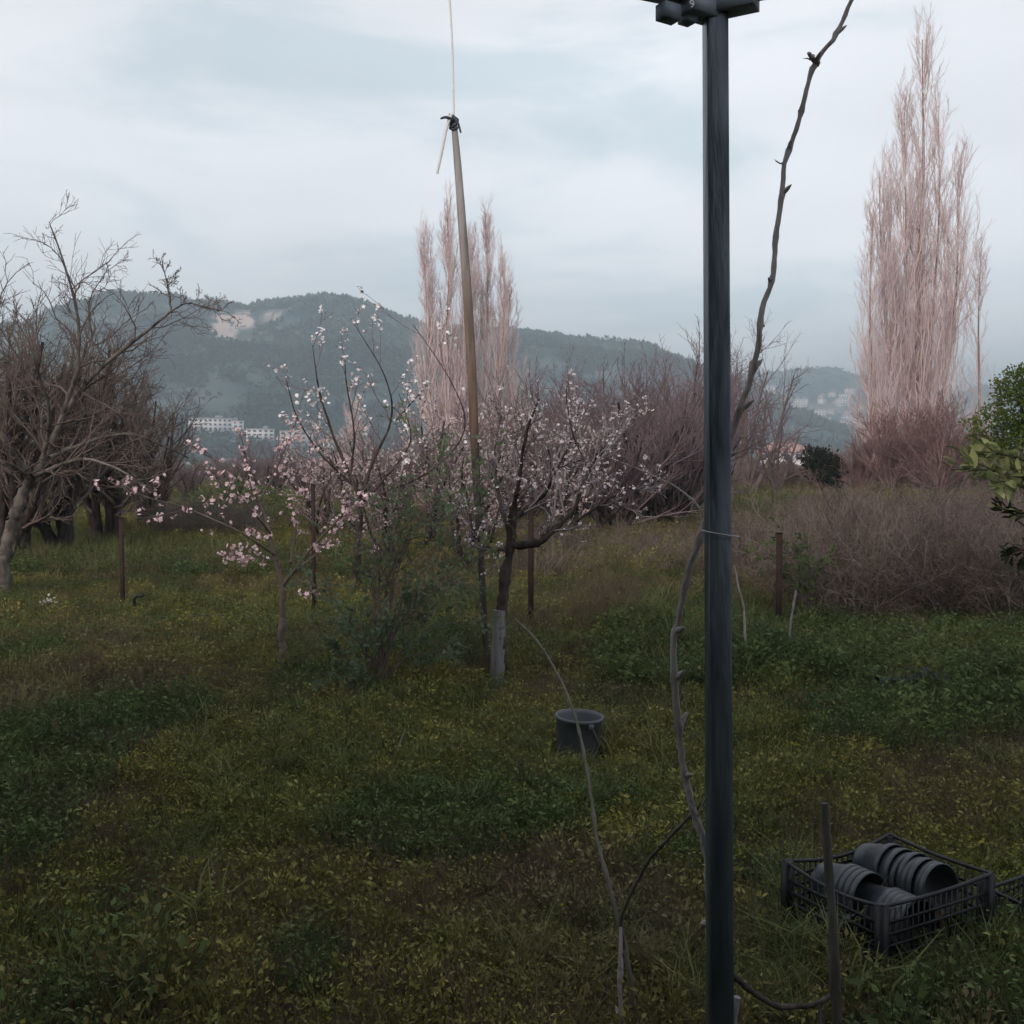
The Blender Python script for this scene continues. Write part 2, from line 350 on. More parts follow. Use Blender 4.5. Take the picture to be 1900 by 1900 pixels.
# ------------------------------------------------------------------ hills
def hill_mesh(name, outline, r0, r1, seed, amp, mat_, rpeak=None, na=340, nr=70, foot=0):
    ox = np.array([p[0] for p in outline], float); oy = np.array([p[1] for p in outline], float)
    azm = np.linspace(math.atan((ox[0] - 950) / F), math.atan((ox[-1] - 950) / F), na)
    px = 950 + F * np.tan(azm); py = np.interp(px, ox, oy)
    k = np.exp(-0.5 * (np.arange(-6, 7) / 2.6) ** 2); k /= k.sum(); py = np.convolve(np.pad(py, 6, mode='edge'), k, 'valid')
    el = np.array([(lambda r: r[2] / math.hypot(r[0], r[1]))(ray(a_, b_)) for a_, b_ in zip(px, py)])
    t = np.linspace(0, 1.5, nr); rr = r0 + (r1 - r0) * t
    prof = np.where(t <= 1, np.sin(np.clip(t, 0, 1) * math.pi / 2) ** 1.25, 1 - 0.9 * (t - 1) ** 1.3)
    A, RR = np.meshgrid(azm, rr, indexing='ij')
    Z = (el * r1)[:, None] * prof[None]
    X = RR * np.sin(A); Y = RR * np.cos(A)
    nzv = np.array([mnoise.fractal(Vector((x_ / 160, y_ / 160, seed)), 1.0, 2.1, 5) for x_, y_ in zip(X.ravel(), Y.ravel())]).reshape(X.shape)
    damp = np.sin(np.clip(t, 0, 1) * math.pi)[None] * 1.5 + 0.05
    Z = Z + amp * nzv * damp * (Z / (el.max() * r1)) ** 0.5 * 1.0 + 1.6 * prof[None]
    got = ((Z - 1.6) / rr[None])[:, 5:].max(1); f = np.clip((el + 1e-4) / np.maximum(got, 1e-4), .5, 1.5); f = np.convolve(np.pad(f, 5, mode='edge'), np.ones(11) / 11, 'valid'); Z = Z * f[:, None]
    Z = np.where(t[None] == 0, -0.5, Z)
    V = np.stack([X, Y, Z], -1).reshape(-1, 3)
    i = (np.arange(na - 1) * nr)[:, None]; j = np.arange(nr - 1)[None]
    Q = np.stack([i + j, i + nr + j, i + nr + j + 1, i + j + 1], -1).reshape(-1, 4)
    me = mesh_np(name, V, [Q], mat_)
    return me, V, (azm, rr, Z)
def hillmat():
    m = mat('hill_scrub', (0.010, 0.026, 0.034), (0.120, 0.138, 0.132), scale=0.012, world=True, detail=12, c3=(0.055, 0.085, 0.086), rough=1.0, spec=0.0, p=(0.40, 0.60))
    t = m.node_tree; b = t.nodes['Principled BSDF']
    at_ = N(t, 'ShaderNodeAttribute'); at_.attribute_name = 'rock'
    n = N(t, 'ShaderNodeTexNoise'); n.inputs['Scale'].default_value = 0.06; n.inputs['Detail'].default_value = 5
    g = N(t, 'ShaderNodeNewGeometry'); wire(t, g.outputs['Position'], n.inputs['Vector'])
    mu = N(t, 'ShaderNodeMath'); mu.operation = 'MULTIPLY'; wire(t, at_.outputs['Fac'], mu.inputs[0])
    r = N(t, 'ShaderNodeMapRange'); r.inputs[1].default_value = 0.36; r.inputs[2].default_value = 0.50; wire(t, n.outputs[0], r.inputs[0]); wire(t, r.outputs[0], mu.inputs[1])
    mxn = N(t, 'ShaderNodeMix'); mxn.data_type = 'RGBA'; wire(t, mu.outputs[0], mxn.inputs[0])
    wire(t, b.inputs['Base Color'].links[0].from_socket, mxn.inputs[6]); mxn.inputs[7].default_value = (0.55, 0.44, 0.40, 1)
    wire(t, mxn.outputs[2], b.inputs['Base Color'])
    return m
M_hill = hillmat()
OUT1 = [(-1500, 700), (-700, 650), (-200, 640), (0, 612), (60, 592), (110, 572), (160, 558), (220, 549), (300, 551), (360, 553), (420, 562), (480, 569), (530, 561), (580, 551), (620, 549), (670, 560), (720, 578), (770, 600), (850, 612), (980, 616), (1050, 627), (1130, 632), (1190, 638), (1240, 656), (1290, 676), (1350, 700), (1450, 748), (1560, 790), (1700, 830), (1900, 852)]
OUT2 = [(1000, 800), (1200, 730), (1330, 694), (1400, 696), (1470, 687), (1540, 683), (1590, 696), (1650, 715), (1720, 738), (1780, 730), (1850, 712), (1950, 690), (2200, 640), (2900, 560), (3600, 640)]
def rockattr(me, V, patches):
    # pale quarry and bare rock patches on the hillside
    d = V - CAM; dep = d @ fwd; px = 950 + F * d[:, 0] / dep; py = 950 - F * (d @ upv) / dep
    val = np.zeros(len(V))
    for (x0, y0, rx, ry, s) in patches: val = np.maximum(val, s * np.clip(1.7 - 1.7 * np.sqrt(((px - x0) / rx) ** 2 + ((py - y0) / ry) ** 2), 0, 1))
    a = me.attributes.new('rock', 'FLOAT', 'POINT'); a.data.foreach_set('value', val.astype(np.float32))
me1, V1, H1 = hill_mesh('hill', OUT1, 760, 1650, 2.0, 26, M_hill)
rockattr(me1, V1, [(416, 608, 32, 34, 1.9), (450, 594, 42, 20, 1.6), (505, 584, 34, 9, 0.9), (530, 618, 40, 4, 0.6), (755, 688, 45, 4, .8), (650, 700, 20, 4, 0.4), (300, 690, 30, 5, 0.35)])
hill = obj('hill', me1, kind='structure'); hill['label'] = 'long wooded hill with a pale quarry scar below its saddle'
me2, V2, H2 = hill_mesh('hill', OUT2, 1500, 3000, 9.0, 30, M_hill)
rockattr(me2, V2, [(1500, 760, 120, 16, .35)])
hill2 = obj('hill', me2, kind='structure'); hill2['label'] = 'lower farther ridge on the right with a village on its slope'

def ground_on(H, px, frac):
    azm, rr, Z = H; a = math.atan((px - 950) / F); i = int(np.clip(np.searchsorted(azm, a), 0, len(azm) - 1)); j = int(frac)
    r = rr[j]; return np.array([r * math.sin(a), r * math.cos(a), Z[i, j]])
def find_on(H, px, py):
    """first point of the hill seen at pixel"""
    azm, rr, Z = H; a = math.atan((px - 950) / F); i = int(np.clip(np.searchsorted(azm, a), 0, len(azm) - 1))
    for j in range(len(rr)):
        p = np.array([rr[j] * math.sin(a), rr[j] * math.cos(a), Z[i, j]]); d = p - CAM
        if 950 - F * (d @ upv) / (d @ fwd) <= py: return p
    return p
# ------------------------------------------------------------------ buildings
def building(w, dpt, h, storeys, bays, wall, flat=True, roofm=None):
    """returns list of (name, mesh) parts, front facing -Y, base at origin"""
    parts = []
    b = MB().box((0, 0, h / 2 - 1.5), (w, dpt, h + 3)); parts.append(('wall', b.build('wall', wall)))
    if flat:
        r = MB().box((0, 0, h + 0.3), (w + 0.8, dpt + 0.8, 0.6)); r.box((w * .2, 0, h + 1.6), (w * .18, dpt * .4, 2.0)); parts.append(('roof', r.build('roof', roofm or M_roofgrey)))
    else:
        r = MB(); e = 0.5; hw, hd = w / 2 + e, dpt / 2 + e
        V = [(-hw, -hd, h), (hw, -hd, h), (hw, hd, h), (-hw, hd, h), (-hw + hd * .8, 0, h + hd * .55), (hw - hd * .8, 0, h + hd * .55), (-hw, -hd, h - .2), (hw, -hd, h - .2), (hw, hd, h - .2), (-hw, hd, h - .2)]
        r.add(V, [np.array([[0, 1, 5, 4], [2, 3, 4, 5], [0, 6, 7, 1], [1, 7, 8, 2], [2, 8, 9, 3], [3, 9, 6, 0]]), np.array([[1, 2, 5], [3, 0, 4]])]); parts.append(('roof', r.build('roof', roofm or M_roofred)))
    wm = MB().box((0, 0, 0), (w / bays * 0.5, 0.3, h / storeys * 0.45)).build('window', M_glassdark)
    wins = [((i + .5) * w / bays - w / 2, -dpt / 2 - .1, (k + .55) * h / storeys) for i in range(bays) for k in range(storeys)]
    return parts, wm, wins
def place_building(name, label, cat, px, py, H, spec, group=None, face=None, loc=None):
    p = find_on(H, px, py) if loc is None else np.array(loc)
    parts, wm, wins = spec
    t = thing(name, label, cat, p, group)
    t.rotation_euler = (0, 0, -math.atan2(p[0], p[1]) + (face or 0))
    for n, m in parts: obj(n, m, t)
    for w_ in wins: obj('window', wm, t, loc=w_)
    return t
sp_a = building(34, 14, 10, 3, 9, M_wallw); sp_b = building(22, 13, 9, 3, 5, M_wallw); sp_c = building(26, 14, 11, 3, 5, M_wallc)
sp_d = building(14, 10, 7, 2, 3, M_wallw, flat=False); sp_e = building(12, 10, 6, 2, 3, M_wallc, flat=False)
place_building('apartment_block', 'long white flat roofed block leftmost at the foot of the hill', 'building', 392, 812, H1, sp_a)
place_building('apartment_block', 'upper white block standing right behind the long leftmost one', 'building', 428, 803, H1, sp_b)
place_building('apartment_block', 'white block at the hill foot seen through the young pink almond', 'building', 484, 822, H1, sp_b)
place_building('apartment_block', 'cream block with flat roof right of the young pink almond top', 'building', 551, 834, H1, sp_c)
place_building('house', 'small pale house right of the cream block at the hill foot', 'house', 606, 846, H1, sp_d)
# low grey-roofed hall in the valley in front of the blocks
hall = building(46, 16, 4.5, 1, 8, M_wallc, flat=True, roofm=M_roofgrey)
place_building('warehouse', 'low grey hall below the white blocks on the valley floor', 'warehouse', 0, 0, None, hall, loc=(-178, 610, 0))
place_building('house', 'red roofed house behind the dull pink blossom tree in the middle', 'house', 0, 0, None, building(9, 7, 2.6, 1, 3, M_wallc, flat=False), loc=(-38, 232, 0), face=.2)
place_building('house', 'long red roofed house behind the dense bare thicket left of the steel post', 'house', 0, 0, None, building(30, 12, 9, 3, 6, M_wallc, flat=False), loc=(15, 212, 0))
# farmhouse on the right, roof showing pale red above the brush
place_building('farmhouse', 'pale red roofed farmhouse between the steel post and the right poplar', 'house', 0, 0, None, building(10.5, 8, 5.2, 2, 4, M_wallw, flat=False), loc=(61.5, 232, 0), face=-0.15)
# village on the slope of the right ridge
gv = np.random.default_rng(41); tall = building(16, 12, 10, 3, 4, M_wallw); vs = [sp_d, sp_e, tall]
first = {}
for i in range(60):
    px = gv.uniform(1375, 1600); py = gv.uniform(735, 806)
    k = int(gv.integers(0, 3)); q = find_on(H2, px, py)
    lab = ['two storey white village house with red roof among many on the right slope', 'cream village house with red roof among many on the right slope', 'white flat roofed block among the village houses on the right slope'][k]
    if k not in first:
        first[k] = place_building('village_house', lab, 'house', 0, 0, None, vs[k], group='village houses on the right slope', loc=q)
    else: cp(first[k], q, -math.atan2(q[0], q[1]) + gv.normal() * 0.5, gv.uniform(.85, 1.35))

# ------------------------------------------------------------------ generic scatter (ground cover)
def gn_scatter(name, pts, rot, scl, idx, sources, label, cat=None):
    c = bpy.data.collections.new(name + '_sources')
    for k, me in enumerate(sources):
        o = bpy.data.objects.new(f'{name}_source_{k:02d}', me); c.objects.link(o)
    me = bpy.data.meshes.new(name); me.vertices.add(len(pts)); me.vertices.foreach_set('co', np.asarray(pts, np.float32).ravel())
    a = me.attributes.new('rot', 'FLOAT_VECTOR', 'POINT'); a.data.foreach_set('vector', np.asarray(rot, np.float32).ravel())
    a = me.attributes.new('scl', 'FLOAT_VECTOR', 'POINT'); a.data.foreach_set('vector', np.asarray(scl, np.float32).ravel())
    a = me.attributes.new('idx', 'INT', 'POINT'); a.data.foreach_set('value', np.asarray(idx, np.int32))
    o = obj(name, me, kind='stuff', label=label)
    t = bpy.data.node_groups.new(name, 'GeometryNodeTree')
    t.interface.new_socket('Geometry', in_out='INPUT', socket_type='NodeSocketGeometry'); t.interface.new_socket('Geometry', in_out='OUTPUT', socket_type='NodeSocketGeometry')
    gi = t.nodes.new('NodeGroupInput'); go = t.nodes.new('NodeGroupOutput')
    ci = t.nodes.new('GeometryNodeCollectionInfo'); ci.inputs[0].default_value = c; ci.inputs['Separate Children'].default_value = True; ci.inputs['Reset Children'].default_value = True
    ip = t.nodes.new('GeometryNodeInstanceOnPoints'); ip.inputs['Pick Instance'].default_value = True
    def attr(nm, ty):
        n = t.nodes.new('GeometryNodeInputNamedAttribute'); n.data_type = ty; n.inputs[0].default_value = nm; return n.outputs[0]
    t.links.new(gi.outputs[0], ip.inputs['Points']); t.links.new(ci.outputs[0], ip.inputs['Instance'])
    t.links.new(attr('idx', 'INT'), ip.inputs['Instance Index']); t.links.new(attr('rot', 'FLOAT_VECTOR'), ip.inputs['Rotation']); t.links.new(attr('scl', 'FLOAT_VECTOR'), ip.inputs['Scale'])
    t.links.new(ip.outputs[0], go.inputs[0])
    md = o.modifiers.new('scatter', 'NODES'); md.node_group = t
    return o
LEAFV = np.array([[0, 0, 0], [0.28, 0.42, 0.05], [0, 0.45, -0.04], [-0.28, 0.42, 0.05], [0, 1.0, -0.10]]); LEAFT = np.array([[0, 1, 2], [0, 2, 3], [1, 4, 2], [3, 2, 4]])
def dirrot(g, d, roll=1.0):
    """rotation whose Y axis is d"""
    y = norm(d); z = norm(np.cross(np.cross(y, np.array([0, 0, 1.0]) + 0.01) , y) + roll * g.normal(size=y.shape) * 0.5); x = norm(np.cross(y, z)); z = np.cross(x, y)
    return np.stack([x, y, z], -1)
def tuft(g, n, h, w, spread, lean, m, segs=2):
    """grass tuft of curved blades"""
    V = []; T = []; c = 0
    for i in range(n):
        a = g.random() * 2 * math.pi; r = spread * math.sqrt(g.random()); b = np.array([r * math.cos(a), r * math.sin(a), -0.01])
        a2 = g.random() * 2 * math.pi; o = np.array([math.cos(a2), math.sin(a2), 0]); hh = h * (0.5 + 0.6 * g.random()); l = lean * (0.3 + g.random()) * hh; side = np.array([-o[1], o[0], 0]) * w * (0.6 + .6 * g.random())
        p1 = b + o * l * .25 + np.array([0, 0, hh * .55]); p2 = b + o * l + np.array([0, 0, hh * (0.95 - 0.2 * lean)])
        V += [b - side, b + side, p1 - side * .8, p1 + side * .8, p2]; T += [[c, c + 1, c + 3], [c, c + 3, c + 2], [c + 2, c + 3, c + 4]]; c += 5
    return mesh_np('tuft', np.array(V), [np.array(T)], m)
def weed(g, n, h, leaf, spread, m, upr=0.8, extra=None):
    """leafy weed: leaves all over a low dome, plus optional flowers"""
    a = g.random(n) * 2 * math.pi; r = spread * np.sqrt(g.random(n)); z = h * g.random(n) ** 0.8 * (1 - 0.5 * (r / spread) ** 2)
    pos = np.stack([r * np.cos(a), r * np.sin(a), z], -1)
    d = np.stack([np.cos(a), np.sin(a), upr * (0.2 + g.random(n))], -1) + g.normal(size=(n, 3)) * 0.5
    V, T = template_scatter(LEAFV, LEAFT, pos, dirrot(g, d, 2), leaf * (0.6 + .8 * g.random(n)))
    mats = [m]; mi = np.zeros(len(T), int); 
    # stems
    ns = max(3, n // 7); st = np.zeros((ns, 3)); P, Rr = grow(g, st, g.normal(size=(ns, 3)) * .5 + np.array([0, 0, 1.0]), np.full(ns, h), np.full(ns, 0.0022), 0.001, 3, .15, .1)
    V2, Q2 = tubes(P, Rr, 3); fs = [T, Q2 + len(V)]; V = np.concatenate([V, V2]); mi = np.concatenate([mi, np.zeros(len(Q2), int)])
    if extra:
        em, en, es = extra; ia = g.random(en) * 2 * math.pi; ir = spread * np.sqrt(g.random(en)); ps = np.stack([ir * np.cos(ia), ir * np.sin(ia), h * (0.8 + .4 * g.random(en))], -1)
        fv = np.array([[0, 0, 0], [1, 0, .2], [.3, .9, .2], [-.8, .6, .2], [-.8, -.6, .2], [.3, -.9, .2]]); ft = np.array([[0, 1, 2], [0, 2, 3], [0, 3, 4], [0, 4, 5], [0, 5, 1]])
        V3, T3 = template_scatter(fv, ft, ps, randrot(g, en, spread=.5), np.full(en, es) * (0.6 + .7 * g.random(en))); fs.append(T3 + len(V)); V = np.concatenate([V, V3]); mats.append(em); mi = np.concatenate([mi, np.ones(len(T3), int)])
        tri = [fs[0], fs[2]]; # keep order quads last
        order = [fs[0], fs[2], fs[1]]; mi = np.concatenate([np.zeros(len(fs[0]), int), np.ones(len(fs[2]), int), np.zeros(len(fs[1]), int)]); fs = order
    return mesh_np('weed', V, fs, mats, mi)
def stalks(g, n, h, rad, spread, m, side=6, wob=.12):
    st = np.stack([g.normal(size=n) * spread, g.normal(size=n) * spread, np.full(n, -.02)], -1)
    P, Rr = grow(g, st, g.normal(size=(n, 3)) * .35 + np.array([0, 0, 1.0]), h * (0.5 + .6 * g.random(n)), np.full(n, rad), rad * .4, 6, wob, 0.0)
    V, Q = tubes(P, Rr, 3)
    s, d, L, r_ = spawn(g, P, Rr, side, .2, .98, 45, 15, .28, rmin=rad * .45); P2, R2 = grow(g, s, d, L, r_, rad * .25, 4, .2, .05); V2, Q2 = tubes(P2, R2, 3)
    return mesh_np('stalks', np.concatenate([V, V2]), [np.concatenate([Q, Q2 + len(V)])], m)

gg = np.random.default_rng(11)
SRC = [tuft(gg, 26, .19, .0028, .07, .7, M_grass), tuft(gg, 26, .27, .0032, .07, .8, M_grass), tuft(gg, 34, .10, .0020, .09, .9, M_grass),
       weed(gg, 46, .13, .020, .09, M_weed), weed(gg, 60, .20, .024, .10, M_weed), weed(gg, 54, .15, .017, .10, M_weed, extra=(M_yellow, 4, .006)),
       weed(gg, 64, .17, .022, .10, M_weedgreen), weed(gg, 54, .23, .028, .09, M_weedgreen),
       stalks(gg, 7, .22, .0018, .05, M_dead, 4), stalks(gg, 9, .15, .0015, .06, M_dead, 4),
       weed(gg, 40, .08, .016, .09, M_weed, extra=(M_whitefl, 2, .008)),
       weed(gg, 60, .15, .026, .10, M_weed, extra=(M_yellow, 12, .007))]
TALL = [tuft(gg, 30, .38, .0035, .09, .8, M_grass), tuft(gg, 30, .30, .0032, .10, 1.0, M_weedgreen), weed(gg, 70, .30, .040, .14, M_weedgreen), stalks(gg, 8, .45, .0025, .07, M_dead, 5)]
def fbm(x, y, s, seed, o=3):
    return np.array([mnoise.fractal(Vector((a * s, b * s, seed)), 1.0, 2.0, o) for a, b in zip(x, y)])
def field(n, y0, y1, mar=1.15, xlo=None, xhi=None):
    """random ground points inside the view wedge, density falling with distance"""
    Y = y0 * (y1 / y0) ** gg.random(n) if y0 > 0 else gg.uniform(y0, y1, n)
    X = (gg.random(n) * 2 - 1) * Y * 0.5 * mar
    return X, Y
def keep_clear(q):
    # nothing grows inside the bucket or the crate, little right against the bucket and the tree feet
    k = np.ones(len(q), bool)
    for (px_, py_, rad_, ahead) in ((1070, 1412, .19, .30), (522, 1240, .10, .35), (923, 1268, .12, .35)):
        c = gd(px_, py_); dx = q[:, 0] - c[0]; dy = q[:, 1] - c[1]; k &= ~((np.abs(dx) < rad_) & (dy > -ahead) & (dy < rad_) & ((dy > -.16) | (gg.random(len(q)) < .75)))
    for cx_, cy_, a_, l_, w_ in ((1.248, 3.36, R(29), .29, .24), (1.93, 3.42, R(28), .28, .2)):
        dx = q[:, 0] - cx_; dy = q[:, 1] - cy_; u_ = dx * math.cos(a_) + dy * math.sin(a_); v_ = -dx * math.sin(a_) + dy * math.cos(a_); k &= ~((np.abs(u_) < l_) & (np.abs(v_) < w_))
    return k
def scatter_ground():
    # near and middle meadow: two bands
    P = []; Rt = []; Sc = []; Ix = []
    def put(X, Y, ix, sc):
        n = len(X); Z = gh(X, Y); P.append(np.stack([X, Y, Z], -1)); Rt.append(np.stack([gg.normal(size=n) * .12, gg.normal(size=n) * .12, gg.random(n) * 6.28], -1))
        s = sc * (0.55 + .45 * gg.random(n) + .5 * gg.random(n) ** 4); Sc.append(np.stack([s, s, s * (.8 + .4 * gg.random(n))], -1)); Ix.append(ix)
    X, Y = field(52000, 2.3, 17, 1.25)
    patch = fbm(X, Y, .55, 1.0); patch2 = fbm(X, Y, .9, 8.0); dead = fbm(X, Y, .6, 15.0)
    u = gg.random(len(X)); ix = np.empty(len(X), int)
    ix[:] = np.where(u < .5, 3 + gg.integers(0, 3, len(X)), gg.integers(0, 3, len(X)))
    ix = np.where((patch > .18) & (u < .6), 6 + gg.integers(0, 2, len(X)), ix)
    ix = np.where((dead > .0) & (u > .38), 8 + gg.integers(0, 2, len(X)), ix)
    ix = np.where((patch2 > .34) & (gg.random(len(X)) < .22), 11, ix)
    ix = np.where(gg.random(len(X)) < .02, 10, ix)
    put(X, Y, ix, np.clip(.52 + .055 * Y, 0, 1.0))
    # wings just outside the frame
    X = np.concatenate([gg.uniform(-3.5, -1, 1500), gg.uniform(1, 3.5, 1500)]); Y = gg.uniform(.8, 3.5, 3000); put(X, Y, gg.integers(0, 8, 3000), 1.0)
    # beyond the posts
    X, Y = field(26000, 15, 75, 1.2); patch = fbm(X, Y, .15, 5.0); put(X, Y, np.where(patch > 0, gg.integers(3, 6, len(X)), gg.integers(0, 3, len(X))), .7 + .05 * Y)
    return np.concatenate(P), np.concatenate(Rt), np.concatenate(Sc), np.concatenate(Ix)
p_, r_, s_, i_ = scatter_ground(); kk = keep_clear(p_); p_, r_, s_, i_ = p_[kk], r_[kk], s_[kk], i_[kk]
gn_scatter('grass', p_, r_, s_, i_, SRC, 'low grass, clover and yellow flowering weeds covering the ground')
# taller growth: band in front of the brush on the right, round the posts on the left, round the crate
def tall_pts():
    L = []
    def band(n, px0, px1, y0, y1, ix, sc):
        px = gg.uniform(px0, px1, n); py = gg.uniform(y0, y1, n); q = np.array([gd(a, b) for a, b in zip(px, py)])
        L.append((q, gg.choice(ix, n), sc * (0.7 + .6 * gg.random(n))))
    band(1000, 1120, 1960, 1165, 1300, [0, 1, 2, 2], .85); band(300, 1180, 1420, 1120, 1230, [1, 1, 0], 1.0)
    band(240, 1500, 1960, 1230, 1400, [2, 1], .8); band(700, -60, 560, 1120, 1215, [0, 2, 2, 1], .55); band(500, -60, 700, 1035, 1080, [2, 2, 3], .9)
    band(400, 560, 1120, 1150, 1260, [0, 2, 3], .6); band(260, 700, 1400, 1060, 1180, [3, 3, 0], .8)
    band(260, 1400, 1960, 1700, 1900, [0, 1], .46); band(260, 1440, 1880, 1735, 1830, [0, 1], .66); band(90, 1430, 1500, 1620, 1760, [0, 1], .5); band(160, 1100, 1500, 1760, 1990, [0, 1], .4)
    band(160, 420, 700, 1170, 1250, [0, 1], .6); band(110, 1040, 1190, 1105, 1175, [3, 3], .75); band(130, 850, 1100, 1290, 1560, [3, 0], .34); band(260, 0, 900, 1350, 1880, [3, 0, 3], .30)
    q = np.concatenate([a[0] for a in L]); return q, np.concatenate([a[2] for a in L]), np.concatenate([a[1] for a in L])
q, s_, i_ = tall_pts(); kk = keep_clear(q); q, s_, i_ = q[kk], s_[kk], i_[kk]
gn_scatter('tall_grass', q, np.stack([gg.normal(size=len(q)) * .1, gg.normal(size=len(q)) * .1, gg.random(len(q)) * 6.28], -1), np.repeat(s_[:, None], 3, 1), i_, TALL, 'taller grass and rank green weeds along the back of the meadow')
# dry brush thicket on the right
def make_twigs(g, P, Rr, levels):
    """levels: dicts M,t0,t1,am,asd,lr,n,wob,trop,rr,rmin,r1,sides; returns verts, quads, and last polylines"""
    Vs = []; Qs = []; off = 0; last = (P, Rr); allp = []
    for L in levels:
        s, d, ln, r0 = spawn(g, last[0], last[1], L['M'], L.get('t0', .2), L.get('t1', 1), L.get('am', 40), L.get('asd', 12), L['lr'], L.get('rr', .6), L.get('taper', .4), L.get('rmin', .002))
        P2, R2 = grow(g, s, d, ln, r0, L.get('r1', L.get('rmin', .002) * .6), L.get('n', 4), L.get('wob', .15), L.get('trop', .05))
        V_, Q_ = tubes(P2, R2, L.get('sides', 3)); Vs.append(V_); Qs.append(Q_ + off); off += len(V_); last = (P2, R2); allp.append(last)
    return Vs, Qs, allp
def bramble(g, n, h, rad, spread, m):
    st = np.stack([g.normal(size=n) * spread, g.normal(size=n) * spread, np.full(n, -.02)], -1)
    P, Rr = grow(g, st, g.normal(size=(n, 3)) * .45 + np.array([0, 0, 1.0]), h * (0.6 + .7 * g.random(n)), np.full(n, rad), rad * .5, 8, .24, -.03)
    V, Q = tubes(P, Rr, 3); Vs, Qs, _ = make_twigs(g, P, Rr, [dict(M=9, t0=.2, am=60, asd=20, lr=.34, n=5, wob=.3, trop=.02, rmin=rad * .6, r1=rad * .4), dict(M=3, am=50, asd=20, lr=.5, n=3, wob=.3, rmin=rad * .45, r1=rad * .3)])
    return mesh_np('bramble', np.concatenate([V] + Vs), [np.concatenate([Q] + [q + len(V) for q in Qs])], m)
def brush_pts():
    n = 1250; px = gg.uniform(1370, 2060, n); Y = gg.uniform(9.9, 30, n); k = (px > 1540 - (Y - 9.9) * 36 + gg.normal(size=n) * 40) & ((px > 1490) | (Y < 19)); px, Y = px[k], Y[k]
    q = np.array([gpx(a, b) for a, b in zip(px, Y)]); hh = np.clip(.80 + (px - 1400) / 700, .5, .95) * (.7 + .5 * gg.random(len(q)))
    sc = np.stack([.9 + 0 * hh, .9 + 0 * hh, hh * (1.0 - 0.008 * (Y - 10))], -1)
    n2 = 160; px = gg.uniform(960, 1420, n2); Y = gg.uniform(14, 24, n2); q2 = np.array([gpx(a, b) for a, b in zip(px, Y)]); s2 = .3 + .35 * gg.random(n2)
    n3 = 140; px = gg.uniform(280, 480, n3); Y = gg.uniform(22, 28, n3); q3 = np.array([gpx(a, b) for a, b in zip(px, Y)]); s3 = .5 + .35 * gg.random(n3)
    return np.concatenate([q, q2, q3]), np.concatenate([sc, np.stack([s2 * 1.2, s2 * 1.2, s2], -1), np.stack([s3, s3, s3], -1)])
BR = [bramble(gg, 8, 1.35, .0062, .2, M_brush), bramble(gg, 9, 1.15, .0056, .22, M_brush), bramble(gg, 8, 1.0, .006, .22, M_dead), stalks(gg, 14, 1.35, .006, .2, M_brush, 8, .07), stalks(gg, 16, 1.15, .005, .22, M_brushgrey, 8, .09)]
q, s_ = brush_pts()
gn_scatter('dry_brush', q, np.stack([gg.normal(size=len(q)) * .12, gg.normal(size=len(q)) * .12, gg.random(len(q)) * 6.28], -1), s_, gg.integers(0, 5, len(q)), BR, 'thicket of dry brown and purplish brush stems')

# scrub and small trees covering the hillsides
def hill_scrub():
    g = np.random.default_rng(77); src = []
    m = mat('hill_trees', (0.016, 0.032, 0.026), (0.050, 0.066, 0.044), scale=0.012, world=True, rnd=.45, rough=1.0, spec=0.0)
    for k in range(3):
        n = 14; dr = norm(g.normal(size=(n, 3)) + np.array([0, 0, .35])); V, T = template_scatter(LEAFV, LEAFT, dr * np.array([1.6, 1.6, 1.3]) * .55, dirrot(g, dr, 2), 1.9 * (.6 + .6 * g.random(n))); src.append(mesh_np('scrub', V, [T], m))
    Ps = []; Sc = []
    for H, n, pad in ((H1, 52000, 1.0), (H2, 16000, 1.5)):
        azm, rr, Z = H; a = g.uniform(math.atan(-1150 / F), math.atan(1150 / F), n); a = a[(a > azm[0]) & (a < azm[-1])]; n = len(a)
        t = g.random(n) ** .8 * 1.05 / 1.5 * (len(rr) - 1); j = np.clip(t.astype(int), 0, len(rr) - 2); f = t - j; x = np.interp(a, azm, np.arange(len(azm))); i = np.clip(x.astype(int), 0, len(azm) - 2); e = x - i
        z = (Z[i, j] * (1 - f) + Z[i, j + 1] * f) * (1 - e) + (Z[i + 1, j] * (1 - f) + Z[i + 1, j + 1] * f) * e; r = rr[j] * (1 - f) + rr[j + 1] * f
        P = np.stack([r * np.sin(a), r * np.cos(a), z], -1); nz_ = fbm(P[:, 0], P[:, 1] * .6, 1 / 120., 3.0) + .5 * fbm(P[:, 0], P[:, 1], 1 / 30., 9.0, 2)
        d = P - CAM; dep = d @ fwd; px = 950 + F * d[:, 0] / dep; py = 950 - F * (d @ upv) / dep
        bare = (((px - 432) / 48) ** 2 + ((py - 602) / 30) ** 2 < 1) | (((px - 505) / 34) ** 2 + ((py - 584) / 9) ** 2 < 1)
        k = (nz_ > -.12 + .25 * g.normal(size=n) * .6) & ~bare & (z > 1.5) & ~((px > 1365) & (px < 1610) & (py > 728) & (g.random(n) < .72)); Ps.append(P[k]); Sc.append((1.3 + 2.3 * g.random(k.sum()) ** 2) * pad)
    P = np.concatenate(Ps); S_ = np.concatenate(Sc); n = len(P)
    gn_scatter('hill_scrub', P, np.stack([0 * S_, 0 * S_, g.random(n) * 6.28], -1), np.repeat(S_[:, None], 3, 1), g.integers(0, 3, n), src, 'scrub and small trees covering the hillsides')
hill_scrub()

